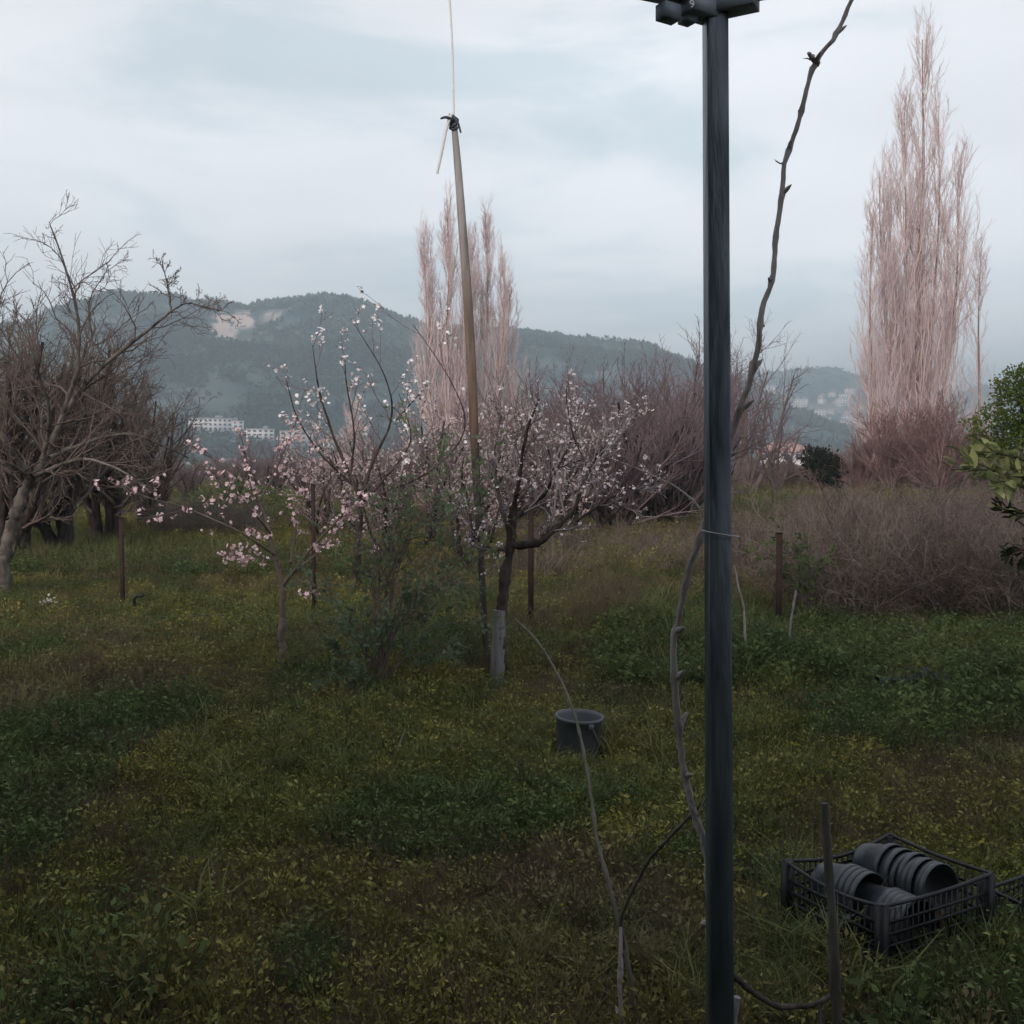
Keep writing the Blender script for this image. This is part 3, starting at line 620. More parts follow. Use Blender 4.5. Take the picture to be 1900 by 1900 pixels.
# earth track crossing behind
V = []; xs = np.linspace(-40, 60, 90)
for x in xs:
    yc = 29 + 0.10 * x + .4 * math.sin(x * .2)
    V += [(x, yc - .9, 0.05), (x, yc + 1.2, 0.07)]
Q = [[2 * i, 2 * i + 2, 2 * i + 3, 2 * i + 1] for i in range(len(xs) - 1)]
o = obj('track', mesh_np('track', np.array(V), [np.array(Q)], M_track), kind='structure'); o['label'] = 'pale earth track across the fields'

# ------------------------------------------------------------------ trees
def limbs_px(limbs, Y, n=14):
    Ps = []; Rs = []
    for pts, r0, r1 in limbs:
        P = np.array([at(p[0], p[1], Y + (p[2] if len(p) > 2 else 0)) for p in pts]); q, r = resample(P, np.linspace(r0, r1, len(P)), n); Ps.append(q); Rs.append(r)
    return np.array(Ps), np.array(Rs)
FLV = []; FLT = []
def flower_template(np_=5, cup=.35):
    V = [[0, 0, 0]]; T = []
    for k in range(np_):
        a = 2 * math.pi * k / np_; ca, sa = math.cos(a), math.sin(a); w = .42
        i = len(V); V += [[ca * .55 - sa * w, sa * .55 + ca * w, cup * .6], [ca * .55 + sa * w, sa * .55 - ca * w, cup * .6], [ca, sa, cup]]; T += [[0, i + 1, i + 2], [0, i + 2, i]]
    return np.array(V), np.array(T)
FV, FT = flower_template()
def cluster_mesh(g, k, m, r=.02, spread=.022):
    pos = g.normal(size=(k, 3)) * spread * .6; V, T = template_scatter(FV, FT, pos, randrot(g, k, up=norm(pos + 1e-6), spread=.4), r * (.8 + .4 * g.random(k)))
    cv = np.array([[0, 0, -.3], [.22, 0, .1], [-.11, .19, .1], [-.11, -.19, .1]]); ct = np.array([[0, 2, 1], [0, 3, 2], [0, 1, 3], [1, 2, 3]])
    V2, T2 = template_scatter(cv, ct, pos, randrot(g, k, up=norm(pos + 1e-6), spread=.4), np.full(k, r))
    return mesh_np('blossom', np.concatenate([V, V2]), [np.concatenate([T, T2 + len(V)])], [m, M_calyx], np.concatenate([np.zeros(len(T), int), np.ones(len(T2), int)]))
def blossoms_baked(g, P, n, r, m, tpl=(FV, FT), tmin=.1, k2=1):
    N0, n0, _ = P.shape; i = g.integers(0, N0, n); x = (tmin + (1 - tmin) * g.random(n)) * (n0 - 1); j = np.clip(x.astype(int), 0, n0 - 2); f = (x - j)[:, None]
    pos = P[i, j] * (1 - f) + P[i, j + 1] * f
    if k2 > 1: pos = np.repeat(pos, k2, 0) + g.normal(size=(n * k2, 3)) * r * .8
    V, T = template_scatter(tpl[0], tpl[1], pos, randrot(g, len(pos), spread=1.2), r * (.6 + .7 * g.random(len(pos))))
    return V, T
def limb_tree(name, label, cat, base, P, Rr, levels, m_bark, m_twig, group=None, seed=1, sides=8, knobs=0):
    g = np.random.default_rng(seed); t = thing(name, label, cat, base, group)
    P = P + g.normal(size=P.shape) * (Rr[..., None] * .25)
    def rough_tube(Pk, Rk):
        n0 = Pk.shape[1]; n1 = n0 * 3; x = np.linspace(0, n0 - 1, n1); i = np.clip(x.astype(int), 0, n0 - 2); f = x - i
        Pf = Pk[:, i] * (1 - f)[None, :, None] + Pk[:, i + 1] * f[None, :, None]; Rf = Rk[:, i] * (1 - f) + Rk[:, i + 1] * f
        for _ in range(2): Pf[:, 1:-1] = .5 * Pf[:, 1:-1] + .25 * (Pf[:, :-2] + Pf[:, 2:])
        V, Q = tubes(Pf, Rf * (1 + .09 * g.normal(size=Rf.shape)), sides)
        c = np.repeat(Pf.reshape(-1, 3), sides, 0); return c + (V - c) * (1 + .12 * g.normal(size=(len(V), 1))), Q
    V, Q = rough_tube(P[:1], Rr[:1]); obj('trunk', mesh_np('trunk', V - base, [Q], m_bark), t)
    if len(P) > 1: V, Q = rough_tube(P[1:], Rr[1:]); obj('limbs', mesh_np('limbs', V - base, [Q], m_bark), t)
    Vs, Qs, allp = make_twigs(g, P[1:] if len(P) > 1 else P, Rr[1:] if len(P) > 1 else Rr, levels)
    obj('twigs', mesh_np('twigs', np.concatenate(Vs) - base, [np.concatenate(Qs)], m_twig), t, kind='stuff')
    return t, g, allp

# --- left bare tree
Y = 12.6; base = gpx(2, Y)
L_ = [([(2, 1118), (12, 1010), (28, 945), (60, 885)], .085, .06),
      ([(60, 885), (90, 835, .1), (120, 765, .2), (165, 700, .1), (240, 640, 0), (318, 578, -.1)], .045, .014),
      ([(318, 578, -.1), (314, 550), (308, 515), (300, 482)], .012, .004), ([(318, 578, -.1), (345, 560), (390, 572), (425, 580)], .010, .003),
      ([(105, 800, .1), (135, 720), (150, 660), (148, 590), (130, 520), (108, 455), (92, 415)], .034, .006),
      ([(60, 885), (30, 850, -.2), (-10, 790, -.4), (-40, 700, -.6), (-60, 600, -.8)], .045, .010),
      ([(62, 885), (110, 862, -.5), (160, 848, -.9), (225, 870, -1.2), (280, 915, -1.4)], .030, .006),
      ([(90, 850), (160, 820, .4), (240, 800, .7), (310, 830, 1.0), (350, 850, 1.2)], .030, .006),
      ([(130, 790, .3), (175, 765, .5), (235, 745, .8), (262, 700, .9)], .02, .005),
      ([(60, 890), (20, 860, -.4), (-50, 850, -.8)], .03, .01), ([(80, 860), (95, 760, -.5), (60, 660, -.9), (45, 600, -1)], .03, .006),
      ([(150, 720), (175, 650, .3), (160, 560, .4), (200, 500, .5)], .016, .004)]
P, Rr = limbs_px(L_, Y, 16); P[0, 0] = base
bare = [dict(M=11, t0=.12, am=48, lr=.38, n=6, wob=.22, trop=.04, rmin=.005, r1=.003), dict(M=6, am=42, lr=.50, n=5, wob=.25, trop=.05, rmin=.0035, r1=.002), dict(M=4, am=38, lr=.5, n=4, wob=.2, trop=.06, rmin=.0028, r1=.0018)]
limb_tree('bare_tree', 'large bare grey branched tree at the left edge reaching over the meadow', 'tree', base, P, Rr, bare, M_barkgrey, M_twigbrown, seed=21)

# --- generic bare crown tree for the background, built once per kind then copied
def bush_tree(name, label, seed, H, spread, nst, m_bark, m_twig, levels, base, r0=.07, lean=.25, trunk=.25, group=None, cat='tree', keepone=True):
    g = np.random.default_rng(seed); t = thing(name, label, cat, base, group)
    st = np.stack([g.normal(size=nst) * .12, g.normal(size=nst) * .12, np.full(nst, -.05)], -1) * (H / 4); d = g.normal(size=(nst, 3)) * lean + np.array([0, 0, 1.0])
    P, Rr = grow(g, st, d, H * (.55 + .25 * g.random(nst)), np.full(nst, r0) * (.6 + .6 * g.random(nst)), r0 * .25, 9, .10, .06)
    V, Q = tubes(P, Rr, 6); obj('trunk', mesh_np('trunk', V, [Q], m_bark), t)
    Vs, Qs, allp = make_twigs(g, P, Rr, levels); obj('crown', mesh_np('crown', np.concatenate(Vs), [np.concatenate(Qs)], m_twig), t, kind='stuff')
    return t, g, allp
lv_dense = [dict(M=12, t0=.2, am=42, lr=.42, n=6, wob=.14, trop=.08, rmin=.012, r1=.007), dict(M=7, am=35, lr=.5, n=4, wob=.15, trop=.09, rmin=.007, r1=.004), dict(M=5, am=30, lr=.5, n=3, wob=.12, trop=.08, rmin=.005, r1=.003)]
lt, _, _ = bush_tree('bare_tree', 'dark bushy bare tree with several stems behind the left edge tree', 31, 5.2, 1, 9, M_barkdark, M_twigbrown, lv_dense, gpx(110, 19), r0=.10, group='bare trees at the left back')
cp(lt, gpx(15, 18), 2.1, 1.02, 'dark bare tree half cut by the left edge behind the grey one', 'bare trees at the left back')
cp(lt, gpx(205, 21), 4.0, .98, 'dark bare tree behind the leftmost rusty post', 'bare trees at the left back')
cp(lt, gpx(275, 25), 1.2, .85, 'lowest and rightmost dark bare tree of the left group', 'bare trees at the left back')
cp(lt, gpx(-90, 20), 5.2, 1.12, 'tall dark bare tree whose twigs enter from the left edge', 'bare trees at the left back')

# --- purple bare thicket trees in the middle
lv_purple = [dict(M=13, t0=.15, am=34, lr=.50, n=6, wob=.12, trop=.10, rmin=.014, r1=.008), dict(M=7, am=28, lr=.5, n=4, wob=.12, trop=.10, rmin=.008, r1=.005), dict(M=5, am=25, lr=.5, n=3, wob=.1, trop=.10, rmin=.006, r1=.0035)]
pt, _, _ = bush_tree('bare_tree', 'purplish bare tree with leaning dark trunks just left of the steel post', 47, 5.2, 1, 8, M_barkdark, M_twigpurple, lv_purple, gpx(1185, 27), r0=.13, lean=.42, group='purplish bare trees in the middle')
cp(pt, gpx(1150, 23), 0.7, .78, 'low purplish bare tree in front of the leaning dark trunks', 'purplish bare trees in the middle')
cp(pt, gpx(1238, 25), 2.6, .88, 'purplish bare tree nearest the steel post on its left', 'purplish bare trees in the middle')
cp(pt, gpx(1062, 26), 5.4, .78, 'low purplish bare tree seen through the right side of the dark trunked almond', 'purplish bare trees in the middle')
cp(pt, gpx(965, 28), 3.9, .74, 'low purplish bare tree seen through the left side of the dark trunked almond', 'purplish bare trees in the middle')
cp(pt, gpx(735, 31), 1.4, .66, 'low bare tree behind the leafy green shrub', 'purplish bare trees in the middle')
cp(pt, gpx(1285, 31), 1.9, 1.06, 'purplish bare tree hidden partly by the steel post', 'purplish bare trees in the middle')
cp(pt, gpx(1090, 29), 3.3, .95, 'purplish bare tree behind the dark trunked almond', 'purplish bare trees in the middle')
cp(pt, gpx(1015, 33), 4.6, .96, 'purplish bare tree farthest left of the middle thicket', 'purplish bare trees in the middle')
# airy tree behind the post with fine crown
lv_airy = [dict(M=10, t0=.3, am=45, lr=.5, n=6, wob=.13, trop=.06, rmin=.02, r1=.010), dict(M=6, am=38, lr=.5, n=4, wob=.15, trop=.08, rmin=.011, r1=.006), dict(M=4, am=32, lr=.5, n=3, wob=.12, trop=.06, rmin=.008, r1=.004)]
at_, _, _ = bush_tree('bare_tree', 'airy round crowned bare tree directly behind the steel post', 53, 8.4, 1, 5, M_twigbrown, M_twigpurple, lv_airy, gpx(1345, 45), r0=.17, lean=.4)
cp(at_, gpx(1382, 58), 4.1, (.8, .8, 1.2), 'pale airy bare tree with rounded crown just right of the steel post')
cp(at_, gpx(1440, 52), 2.2, .62, 'small airy bare tree right of the steel post')
# --- red brown brush at the foot of the right poplar
lv_red = [dict(M=12, t0=.05, am=30, lr=.5, n=5, wob=.14, trop=.10, rmin=.020, r1=.012), dict(M=7, am=28, lr=.5, n=4, wob=.12, trop=.10, rmin=.013, r1=.008), dict(M=5, am=25, lr=.5, n=3, wob=.1, trop=.08, rmin=.010, r1=.006)]
rb, _, _ = bush_tree('bare_bush', 'tall reddish bare bush at the foot of the tall poplar', 61, 5.4, 1, 14, M_twigred, M_twigred, lv_red, gpx(1665, 54), r0=.05, lean=.5, group='reddish bare bushes', cat='bush')
for px, d_, s, rz, lb in [(1742, 52, 1.08, 1, 'tallest reddish bare bush between the poplar and the evergreen'), (1600, 56, .72, 2, 'reddish bare bush left of the poplar foot'), (1800, 56, .8, 3, 'reddish bare bush behind the evergreen edge'), (1540, 60, .55, 4, 'low reddish bush beside the dark green one'), (1705, 60, .9, 5, 'reddish bush half hidden behind the poplar foot bushes'),
                         (1470, 63, .45, 6, 'small reddish bush left of the dark green one'), (1400, 64, .45, 7, 'small reddish bush next to the steel post'), (1250, 70, .7, 8, 'brown bush left of the steel post beyond the thicket'), (1890, 58, .7, 9, 'reddish bush at the right edge behind the leaves')]:
    cp(rb, gpx(px, d_), rz, s, lb, 'reddish bare bushes')
# brown bushes behind the young almond
for px, d_, s, rz, lb in [(430, 46, .62, 1.5, 'brown purple bush behind the young pink almond, left one'), (500, 46, .72, 2.5, 'brown purple bush behind the young pink almond, middle one'), (575, 44, .66, 3.5, 'brown purple bush behind the young pink almond, right one'), (350, 48, .55, 4.5, 'low brown bush left of the young pink almond'), (690, 50, .75, 5.5, 'brown bush behind the leafy green shrub'), (800, 52, 1.0, 6.5, 'brown bush behind the tall wooden pole'), (900, 55, 1.0, 7.5, 'brown bush right of the tall wooden pole')]:
    cp(pt, gpx(px, d_), rz, s * .9, lb, 'brown bushes behind the almonds')

# --- poplars
def poplar(label, base, H, seed, wid, n1, n2, n3, thick=1.0, group='bare poplars', tops=1):
    g = np.random.default_rng(seed); t = thing('poplar_tree', label, 'tree', base, group)
    trunks = []
    for k in range(tops):
        sg = (1 if k % 2 else -1) * ((k + 1) // 2); x = sg * wid * (.30 / max(1, (tops) // 2)); hh = H * (1 - .13 * abs(sg) - .03 * g.random()) if k else H
        z = np.linspace(0, hh, 16); u_ = z / hh; trunks.append(np.stack([x * (1 - np.exp(-3.5 * u_)) + .10 * np.sin(z * .4 + k), .5 * math.sin(k * 2.2) * u_, z], -1))
    P = np.array(trunks); Rr = np.linspace(.22, .02, 16)[None] * np.array([1.0] + [.6] * (tops - 1))[:, None] * (H / 25)
    V, Q = tubes(P, Rr, 8); obj('trunk', mesh_np('trunk', V, [Q], M_poplarlow), t)
    # upright boughs: leave the trunk, then run up nearly parallel to it
    u = g.random((tops, n1 // tops)) ** 1.1 * .88 + .05; i = np.clip((u * 15).astype(int), 0, 14); ar = np.arange(tops)[:, None]; st = P[ar, i] + (P[ar, i + 1] - P[ar, i]) * ((u * 15 - i)[..., None]); uu = u.ravel()
    a = g.random(uu.shape) * 2 * math.pi; out = np.stack([np.cos(a), np.sin(a), 0 * a], -1)
    env = wid * (.5 if tops == 1 else .30) * np.clip((1 - uu), .05, 1) ** .62
    L = H * (.13 + .20 * (1 - uu)) * (.5 + .7 * g.random(uu.shape)); L = np.minimum(L, (1.0 - uu) * H * 1.0 + 1)
    n = 9; s = np.linspace(0, 1, n)[None, :, None]; offs = out[:, None] * (env * (.3 + .75 * g.random(uu.shape)))[:, None, None] * (1 - (1 - s) ** 1.9)
    PB = st.reshape(-1, 3)[:, None] + offs + np.array([0, 0, 1.0]) * L[:, None, None] * (s ** 1.1) + g.normal(size=(len(uu), n, 3)) * .07 * s
    RB = (.055 * thick * (H / 25) * (1 - .5 * uu))[:, None] * np.linspace(1, .22, n)[None]
    V, Q = tubes(PB, RB, 4); obj('boughs', mesh_np('boughs', V, [Q], M_poplar), t, kind='stuff')
    lv = [dict(M=n2, t0=.12, am=24, asd=8, lr=.34, n=5, wob=.07, trop=.16, rmin=.013 * thick, r1=.007 * thick, taper=.3), dict(M=n3, t0=.1, am=24, asd=9, lr=.55, n=3, wob=.08, trop=.15, rmin=.008 * thick, r1=.0035 * thick)]
    Vs, Qs, _ = make_twigs(g, PB, RB, lv); obj('twigs', mesh_np('twigs', np.concatenate(Vs), [np.concatenate(Qs)], M_poplar), t, kind='stuff')
    return t
poplar('tallest bare poplar standing right of the steel post', gpx(1700, 62), 27.0, 71, 8.0, 250, 9, 6, tops=5)
poplar('shorter bare poplar against the left side of the tallest one', gpx(1612, 60), 16.6, 73, 5.0, 120, 8, 5, tops=2)
poplar('thin bare poplar to the right of the tallest one', gpx(1812, 66), 15.5, 75, 4.4, 40, 7, 5)
poplar('left one of the two bare poplars behind the leaning wooden pole', gpx(832, 95), 26.3, 77, 7.2, 210, 9, 6, thick=1.25, tops=3)
poplar('right one of the two bare poplars behind the leaning wooden pole', gpx(903, 97), 25.4, 79, 5.6, 170, 9, 6, thick=1.25, tops=3)
poplar('lowest bare poplar on the right of the middle pair', gpx(944, 99), 18.5, 81, 4.6, 90, 8, 6, thick=1.35)
poplar('small pinkish bare poplar above the dull pink blossom tree', gpx(655, 98), 8.3, 83, 4.6, 60, 8, 6, thick=1.4)

# --- young pink almond with its blossoms as single parts
Y = 8.15; base = gd(522, 1240); Y = base[1]
L_ = [([(522, 1240), (524, 1160), (526, 1085)], .030, .021),
      ([(526, 1085), (510, 1040), (502, 990, .1), (482, 935, .2), (462, 870, .2), (445, 800, .2)], .018, .004),
      ([(526, 1085), (560, 1040, -.1), (592, 1000, -.15), (640, 950, -.2), (700, 880, -.2)], .016, .003),
      ([(545, 1062), (585, 1030, .2), (635, 975, .3), (672, 925, .4)], .011, .003),
      ([(540, 1045), (548, 980, .2), (565, 920, .3), (580, 850, .3)], .011, .003),
      ([(508, 1030), (470, 1000, -.2), (425, 975, -.3), (380, 960, -.3), (342, 935, -.3), (285, 932, -.2), (210, 888, -.1)], .010, .002),
      ([(502, 990), (470, 950, -.3), (430, 900, -.4), (395, 850, -.4), (365, 820, -.4)], .009, .002),
      ([(480, 930), (510, 880, .1), (530, 830, .1), (545, 790, .1)], .007, .002),
      ([(560, 1040), (575, 1090, -.2), (588, 1104, -.3)], .004, .002), ([(515, 1040), (470, 1035, .3), (415, 1028, .4)], .006, .002)]
P, Rr = limbs_px(L_, Y, 14); P[0, 0] = base
yo, g, allp = limb_tree('almond_tree', 'young almond tree with thin trunk and large pink blossoms on the left', 'tree', base, P, Rr,
    [dict(M=6, t0=.25, am=42, lr=.26, n=5, wob=.12, trop=.08, rmin=.004, r1=.0025), dict(M=2, am=35, lr=.5, n=3, wob=.12, rmin=.003, r1=.002)], M_twigbrown, M_twigbrown, seed=5)
CL = [cluster_mesh(g, k, M_blossompink, .019, .024) for k in (3, 4, 5, 3, 4)]
PP = np.concatenate([allp[0][0][:, 1:4].reshape(-1, 3), P[1:, 4:].reshape(-1, 3), allp[1][0][:, 1:].reshape(-1, 3)])
extra = np.array([at(a, b, Y + c) for a, b, c in [(560, 1100, -.2), (572, 1106, -.25), (588, 1100, -.3), (403, 1028, .4), (415, 1030, .4), (690, 1022, .2), (697, 1016, .2), (205, 888, -.1), (222, 893, -.1), (232, 896, -.1), (345, 940, -.3), (352, 948, -.3), (375, 985, -.3), (388, 990, -.3)]])
dd = (PP - CAM); ppx = 950 + F * dd[:, 0] / (dd @ fwd); ppy = 950 - F * (dd @ upv) / (dd @ fwd)
PP = PP[(ppx < 700) & (ppy < 1050)]
pick = PP[g.choice(len(PP), 270, replace=False)] + g.normal(size=(270, 3)) * .022
for k, p in enumerate(np.concatenate([extra, pick])):
    o = obj('blossom', CL[k % 5], yo, loc=tuple(p - base)); o.rotation_euler = tuple(g.random(3) * 6); s = .5 + .6 * g.random() ** 1.3; o.scale = (s, s, s)

# --- dark trunked almond in the middle with fine pale blossom
base = gd(923, 1268); Y = base[1]
L_ = [([(923, 1268), (925, 1200), (928, 1130), (940, 1085), (947, 1010), (953, 945)], .052, .032),
      ([(948, 1012), (985, 1016, -.1), (1015, 1000, -.2), (1045, 962, -.2), (1068, 950, -.2), (1091, 869, -.1), (1126, 821, 0)], .034, .007),
      ([(953, 960), (968, 954, .2), (987, 932, .3), (1021, 916, .3), (1028, 881, .3), (1010, 800, .4)], .022, .006),
      ([(1069, 967, -.2), (1129, 926, -.4), (1183, 900, -.5), (1215, 880, -.6)], .010, .003),
      ([(948, 1000), (925, 930, .2), (915, 850, .4), (930, 770, .5)], .020, .005),
      ([(953, 950), (965, 880, -.2), (975, 800, -.3), (1000, 740, -.4)], .020, .005),
      ([(1028, 881, .3), (1060, 820, .5), (1075, 750, .7)], .011, .003), ([(1091, 869, -.1), (1060, 800), (1050, 730)], .011, .003), ([(1100, 860), (1150, 800, .2), (1180, 770, .3)], .009, .003),
      ([(946, 1020), (900, 1022, .2), (885, 1000, .2), (860, 930, .3)], .014, .004), ([(953, 945), (1000, 880, .6), (1120, 840, .8)], .010, .003)]
P, Rr = limbs_px(L_, Y, 14); P[0, 0] = base
mid, g, allp = limb_tree('almond_tree', 'dark trunked almond with fine pale blossom beside the leaning wooden pole', 'tree', base, P, Rr,
    [dict(M=14, t0=.15, am=42, lr=.36, n=5, wob=.16, trop=.12, rmin=.006, r1=.004), dict(M=6, am=35, lr=.55, n=4, wob=.16, trop=.12, rmin=.0045, r1=.003)], M_barkdark, M_twiggrey, seed=6)
sl = MB().tube(np.array([base + [0, 0, -.02] - base, at(924, 1200, Y) - base, at(927, 1132, Y) - base]), [.055, .052, .050], 10).build('trunk_sleeve', M_stakegrey, smooth=True); obj('trunk_sleeve', sl, mid, label='grey weathered sleeve round the lower trunk')
V, T = blossoms_baked(g, np.concatenate([allp[1][0], ]), 1500, .0135, M_blossomwhite)
V2, T2 = blossoms_baked(g, P[1:, 4:], 90, .013, M_blossomwhite, k2=2)
obj('blossom', mesh_np('blossom', np.concatenate([V, V2]) - base, [np.concatenate([T, T2 + len(V)])], M_blossommid), mid, kind='stuff')

# --- white blossoming tree behind, sparse
base = gpx(660, 13); Y = 13
L_ = [([(660, 1095), (665, 1000), (670, 930)], .05, .04), ([(670, 930), (640, 860), (610, 790), (590, 720), (580, 640)], .026, .004), ([(670, 930), (690, 850), (735, 780), (720, 700), (650, 590)], .024, .003),
      ([(672, 940), (720, 880), (770, 820), (740, 730)], .02, .004), ([(655, 900), (600, 850), (550, 780), (530, 700)], .018, .004), ([(650, 880), (660, 800), (640, 700), (640, 660)], .016, .004), ([(735, 780), (770, 740), (790, 720)], .01, .003), ([(672, 930, -.3), (800, 880, -.5), (880, 800, -.6), (830, 690, -.6), (766, 602, -.6)], .015, .003)]
P, Rr = limbs_px(L_, Y, 14); P[0, 0] = base
wt, g, allp = limb_tree('almond_tree', 'taller almond with sparse white blossom against the hill', 'tree', base, P, Rr,
    [dict(M=6, t0=.3, am=42, lr=.30, n=5, wob=.14, trop=.08, rmin=.004, r1=.003), dict(M=3, am=35, lr=.5, n=3, wob=.12, trop=.06, rmin=.003, r1=.002)], M_barkdark, M_twigpurple, seed=9)
V, T = blossoms_baked(g, np.concatenate([allp[1][0]]), 330, .024, M_blossomwhite, k2=2, tmin=.3)
obj('blossom', mesh_np('blossom', V - base, [T], M_blossomwhite), wt, kind='stuff')

# --- dull pink blossoming trees behind the shrub
lv_b = [dict(M=10, t0=.25, am=45, lr=.45, n=5, wob=.15, trop=.07, rmin=.007, r1=.005), dict(M=5, am=35, lr=.5, n=4, wob=.12, trop=.07, rmin=.005, r1=.003)]
bt, g, allp = bush_tree('almond_tree', 'bushy almond in dull pink flower behind the leafy green shrub', 91, 3.4, 1, 6, M_barkdark, M_twigpurple, lv_b, gpx(795, 19), r0=.06, lean=.45, group='dull pink flowering trees')
V, T = blossoms_baked(g, allp[1][0], 2600, .026, M_blossomdull); obj('blossom', mesh_np('blossom', V, [T], M_blossomdull), bt, kind='stuff')
cp(bt, gpx(660, 24), 2, .92, 'dull pink flowering tree below the small poplar', 'dull pink flowering trees'); cp(bt, gpx(905, 22), 3.6, .98, 'dull pink flowering tree right behind the tall wooden pole', 'dull pink flowering trees')
cp(bt, gpx(590, 21), 0.9, .72, 'low dull pink flowering tree behind the right side of the young almond', 'dull pink flowering trees'); cp(bt, gpx(725, 17), 2.8, .66, 'small dull pink flowering tree just behind the leafy green shrub', 'dull pink flowering trees'); cp(bt, gpx(865, 16), 4.4, .74, 'dull pink flowering tree between the leafy shrub and the dark trunked almond', 'dull pink flowering trees')
cp(bt, gpx(1030, 21), 5.0, .85, 'dull pink flowering tree behind the dark trunked almond', 'dull pink flowering trees')

# --- leafy shrub in front of the dark trunked almond
def leafy(name, label, base, tips, r0, m_leaf, nleaf, leaf, seed, levels, m_st=M_barkgrey, cat='shrub'):
    g = np.random.default_rng(seed); P = []; Rr = []
    for tp in tips:
        tp = np.asarray(tp); a = base + (tp - base) * np.array([.25, .25, .62]); q, r = resample(np.array([base, a, tp]), [r0, r0 * .6, r0 * .2], 10); P.append(q); Rr.append(r)
    P = np.array(P); Rr = np.array(Rr); P += g.normal(size=P.shape) * .012; P[:, 0] = base
    t = thing(name, label, cat, base); V, Q = tubes(P, Rr, 6); obj('stems', mesh_np('stems', V - base, [Q], m_st), t)
    Vs, Qs, allp = make_twigs(g, P, Rr, levels); obj('twigs', mesh_np('twigs', np.concatenate(Vs) - base, [np.concatenate(Qs)], m_st), t, kind='stuff')
    A = np.concatenate([x[0].reshape(-1, x[0].shape[1], 3)[:, :3] for x in allp]); i = g.integers(0, len(A), nleaf); f = g.random((nleaf, 1)) * 2; j = np.clip(f[:, 0].astype(int), 0, 1); f = f - j[:, None]
    pos = A[i, j] * (1 - f) + A[i, j + 1] * f; dr = norm(A[i, j + 1] - A[i, j]) + g.normal(size=(nleaf, 3)) * .8
    V, T = template_scatter(LEAFV, LEAFT, pos, dirrot(g, dr, 2), leaf * (.6 + .7 * g.random(nleaf))); obj('leaves', mesh_np('leaves', V - base, [T], m_leaf), t, kind='stuff')
    return t
base = gd(700, 1292); Yb = base[1]
tips = [at(620, 1120, Yb - .2), at(600, 1200, Yb), at(690, 1040, Yb + .3), at(760, 960, Yb + .2), at(820, 900, Yb + .3), at(870, 960, Yb + .2), at(800, 790, Yb + .4), at(720, 880, Yb + .5), at(575, 1080, Yb - .1), at(905, 1000, Yb + .1), at(935, 900, Yb + .2), at(850, 835, Yb + .3), at(590, 1280, Yb - .4), at(650, 1180, Yb - .3), at(780, 1120, Yb - .2), at(840, 1060, Yb - .1), at(720, 1150, Yb - .35), at(860, 860, Yb + .3), at(890, 1130, Yb), at(885, 1040, Yb + .1), at(860, 1190, Yb), at(640, 1260, Yb - .3), at(690, 930, Yb + .5)]
lvs = [dict(M=9, t0=.38, am=50, lr=.30, n=4, wob=.2, trop=.04, rmin=.003, r1=.002), dict(M=3, am=40, lr=.5, n=3, wob=.2, rmin=.002, r1=.0015)]
leafy('leafy_shrub', 'loose leafy green shrub right of the young pink almond', base, tips,   .009, M_leafshrub, 4200, .042, 12, lvs, m_st=M_twigbrown)
b2 = gd(1500, 1165); leafy('sapling', 'small green sapling tied near the rightmost post', b2, [at(1455, 990, b2[1]), at(1500, 1000, b2[1]), at(1540, 1020, b2[1] + .2), at(1420, 1030, b2[1] + .1), at(1480, 1060, b2[1] - .2)], .01, M_weedgreen, 700, .05, 14, lvs, cat='sapling')

# --- evergreen at the right edge
def blob_tree(name, label, base, blobs, nleaf, leaf, m_leaf, seed, cat='tree', trunkr=.12):
    g = np.random.default_rng(seed); t = thing(name, label, cat, base); bl = np.array([b[:3] for b in blobs]); br = np.array([b[3] for b in blobs])
    P = []; Rr = []
    for b in bl:
        q, r = resample(np.array([[0, 0, 0], [b[0] * .3, b[1] * .3, b[2] * .6], b]), [trunkr, trunkr * .5, trunkr * .1], 8); P.append(q); Rr.append(r)
    V, Q = tubes(np.array(P), np.array(Rr), 6); obj('trunk', mesh_np('trunk', V, [Q], M_barkdark), t)
    i = g.choice(len(bl), nleaf, p=br ** 2 / (br ** 2).sum()); dr = norm(g.normal(size=(nleaf, 3))); rad = (.55 + .45 * g.random(nleaf) ** .5)
    lump = 1 + .22 * np.sin(dr[:, 0] * 9 + i) * np.sin(dr[:, 2] * 8 + 2 * i) + .1 * g.normal(size=nleaf)
    pos = bl[i] + dr * (br[i] * rad * lump)[:, None] * np.array([1, 1, .85])
    V, T = template_scatter(LEAFV, LEAFT, pos, dirrot(g, dr + g.normal(size=dr.shape) * .7 + np.array([0, 0, .3]), 2), leaf * (.6 + .8 * g.random(nleaf)))
    obj('leaves', mesh_np('leaves', V, [T], m_leaf), t, kind='stuff'); return t
b = gpx(1905, 24)
blob_tree('evergreen_tree', 'dense round green tree cut off by the right edge', b, [(0, 0, 3.1, .85), (-.75, .1, 2.5, .6), (-.9, 0, 1.8, .55), (.5, 0, 3.3, .8), (-.35, -.2, 3.55, .5), (.1, -.3, 2.2, .9), (.9, .2, 2.5, .9), (-.3, -.4, 1.2, .7), (.4, 0, 1.2, .7)], 17000, .085, M_leafever, 33)
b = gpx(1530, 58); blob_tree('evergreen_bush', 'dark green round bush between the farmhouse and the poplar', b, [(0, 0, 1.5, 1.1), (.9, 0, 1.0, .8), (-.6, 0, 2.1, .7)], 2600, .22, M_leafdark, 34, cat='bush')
b = gpx(440, 36); blob_tree('evergreen_bush', 'low dark green bush behind the young pink almond', b, [(0, 0, .6, .7), (.9, 0, .5, .55), (-1, 0, .45, .6), (1.8, 0, .4, .5)], 1800, .14, M_weedgreen, 35, cat='bush')

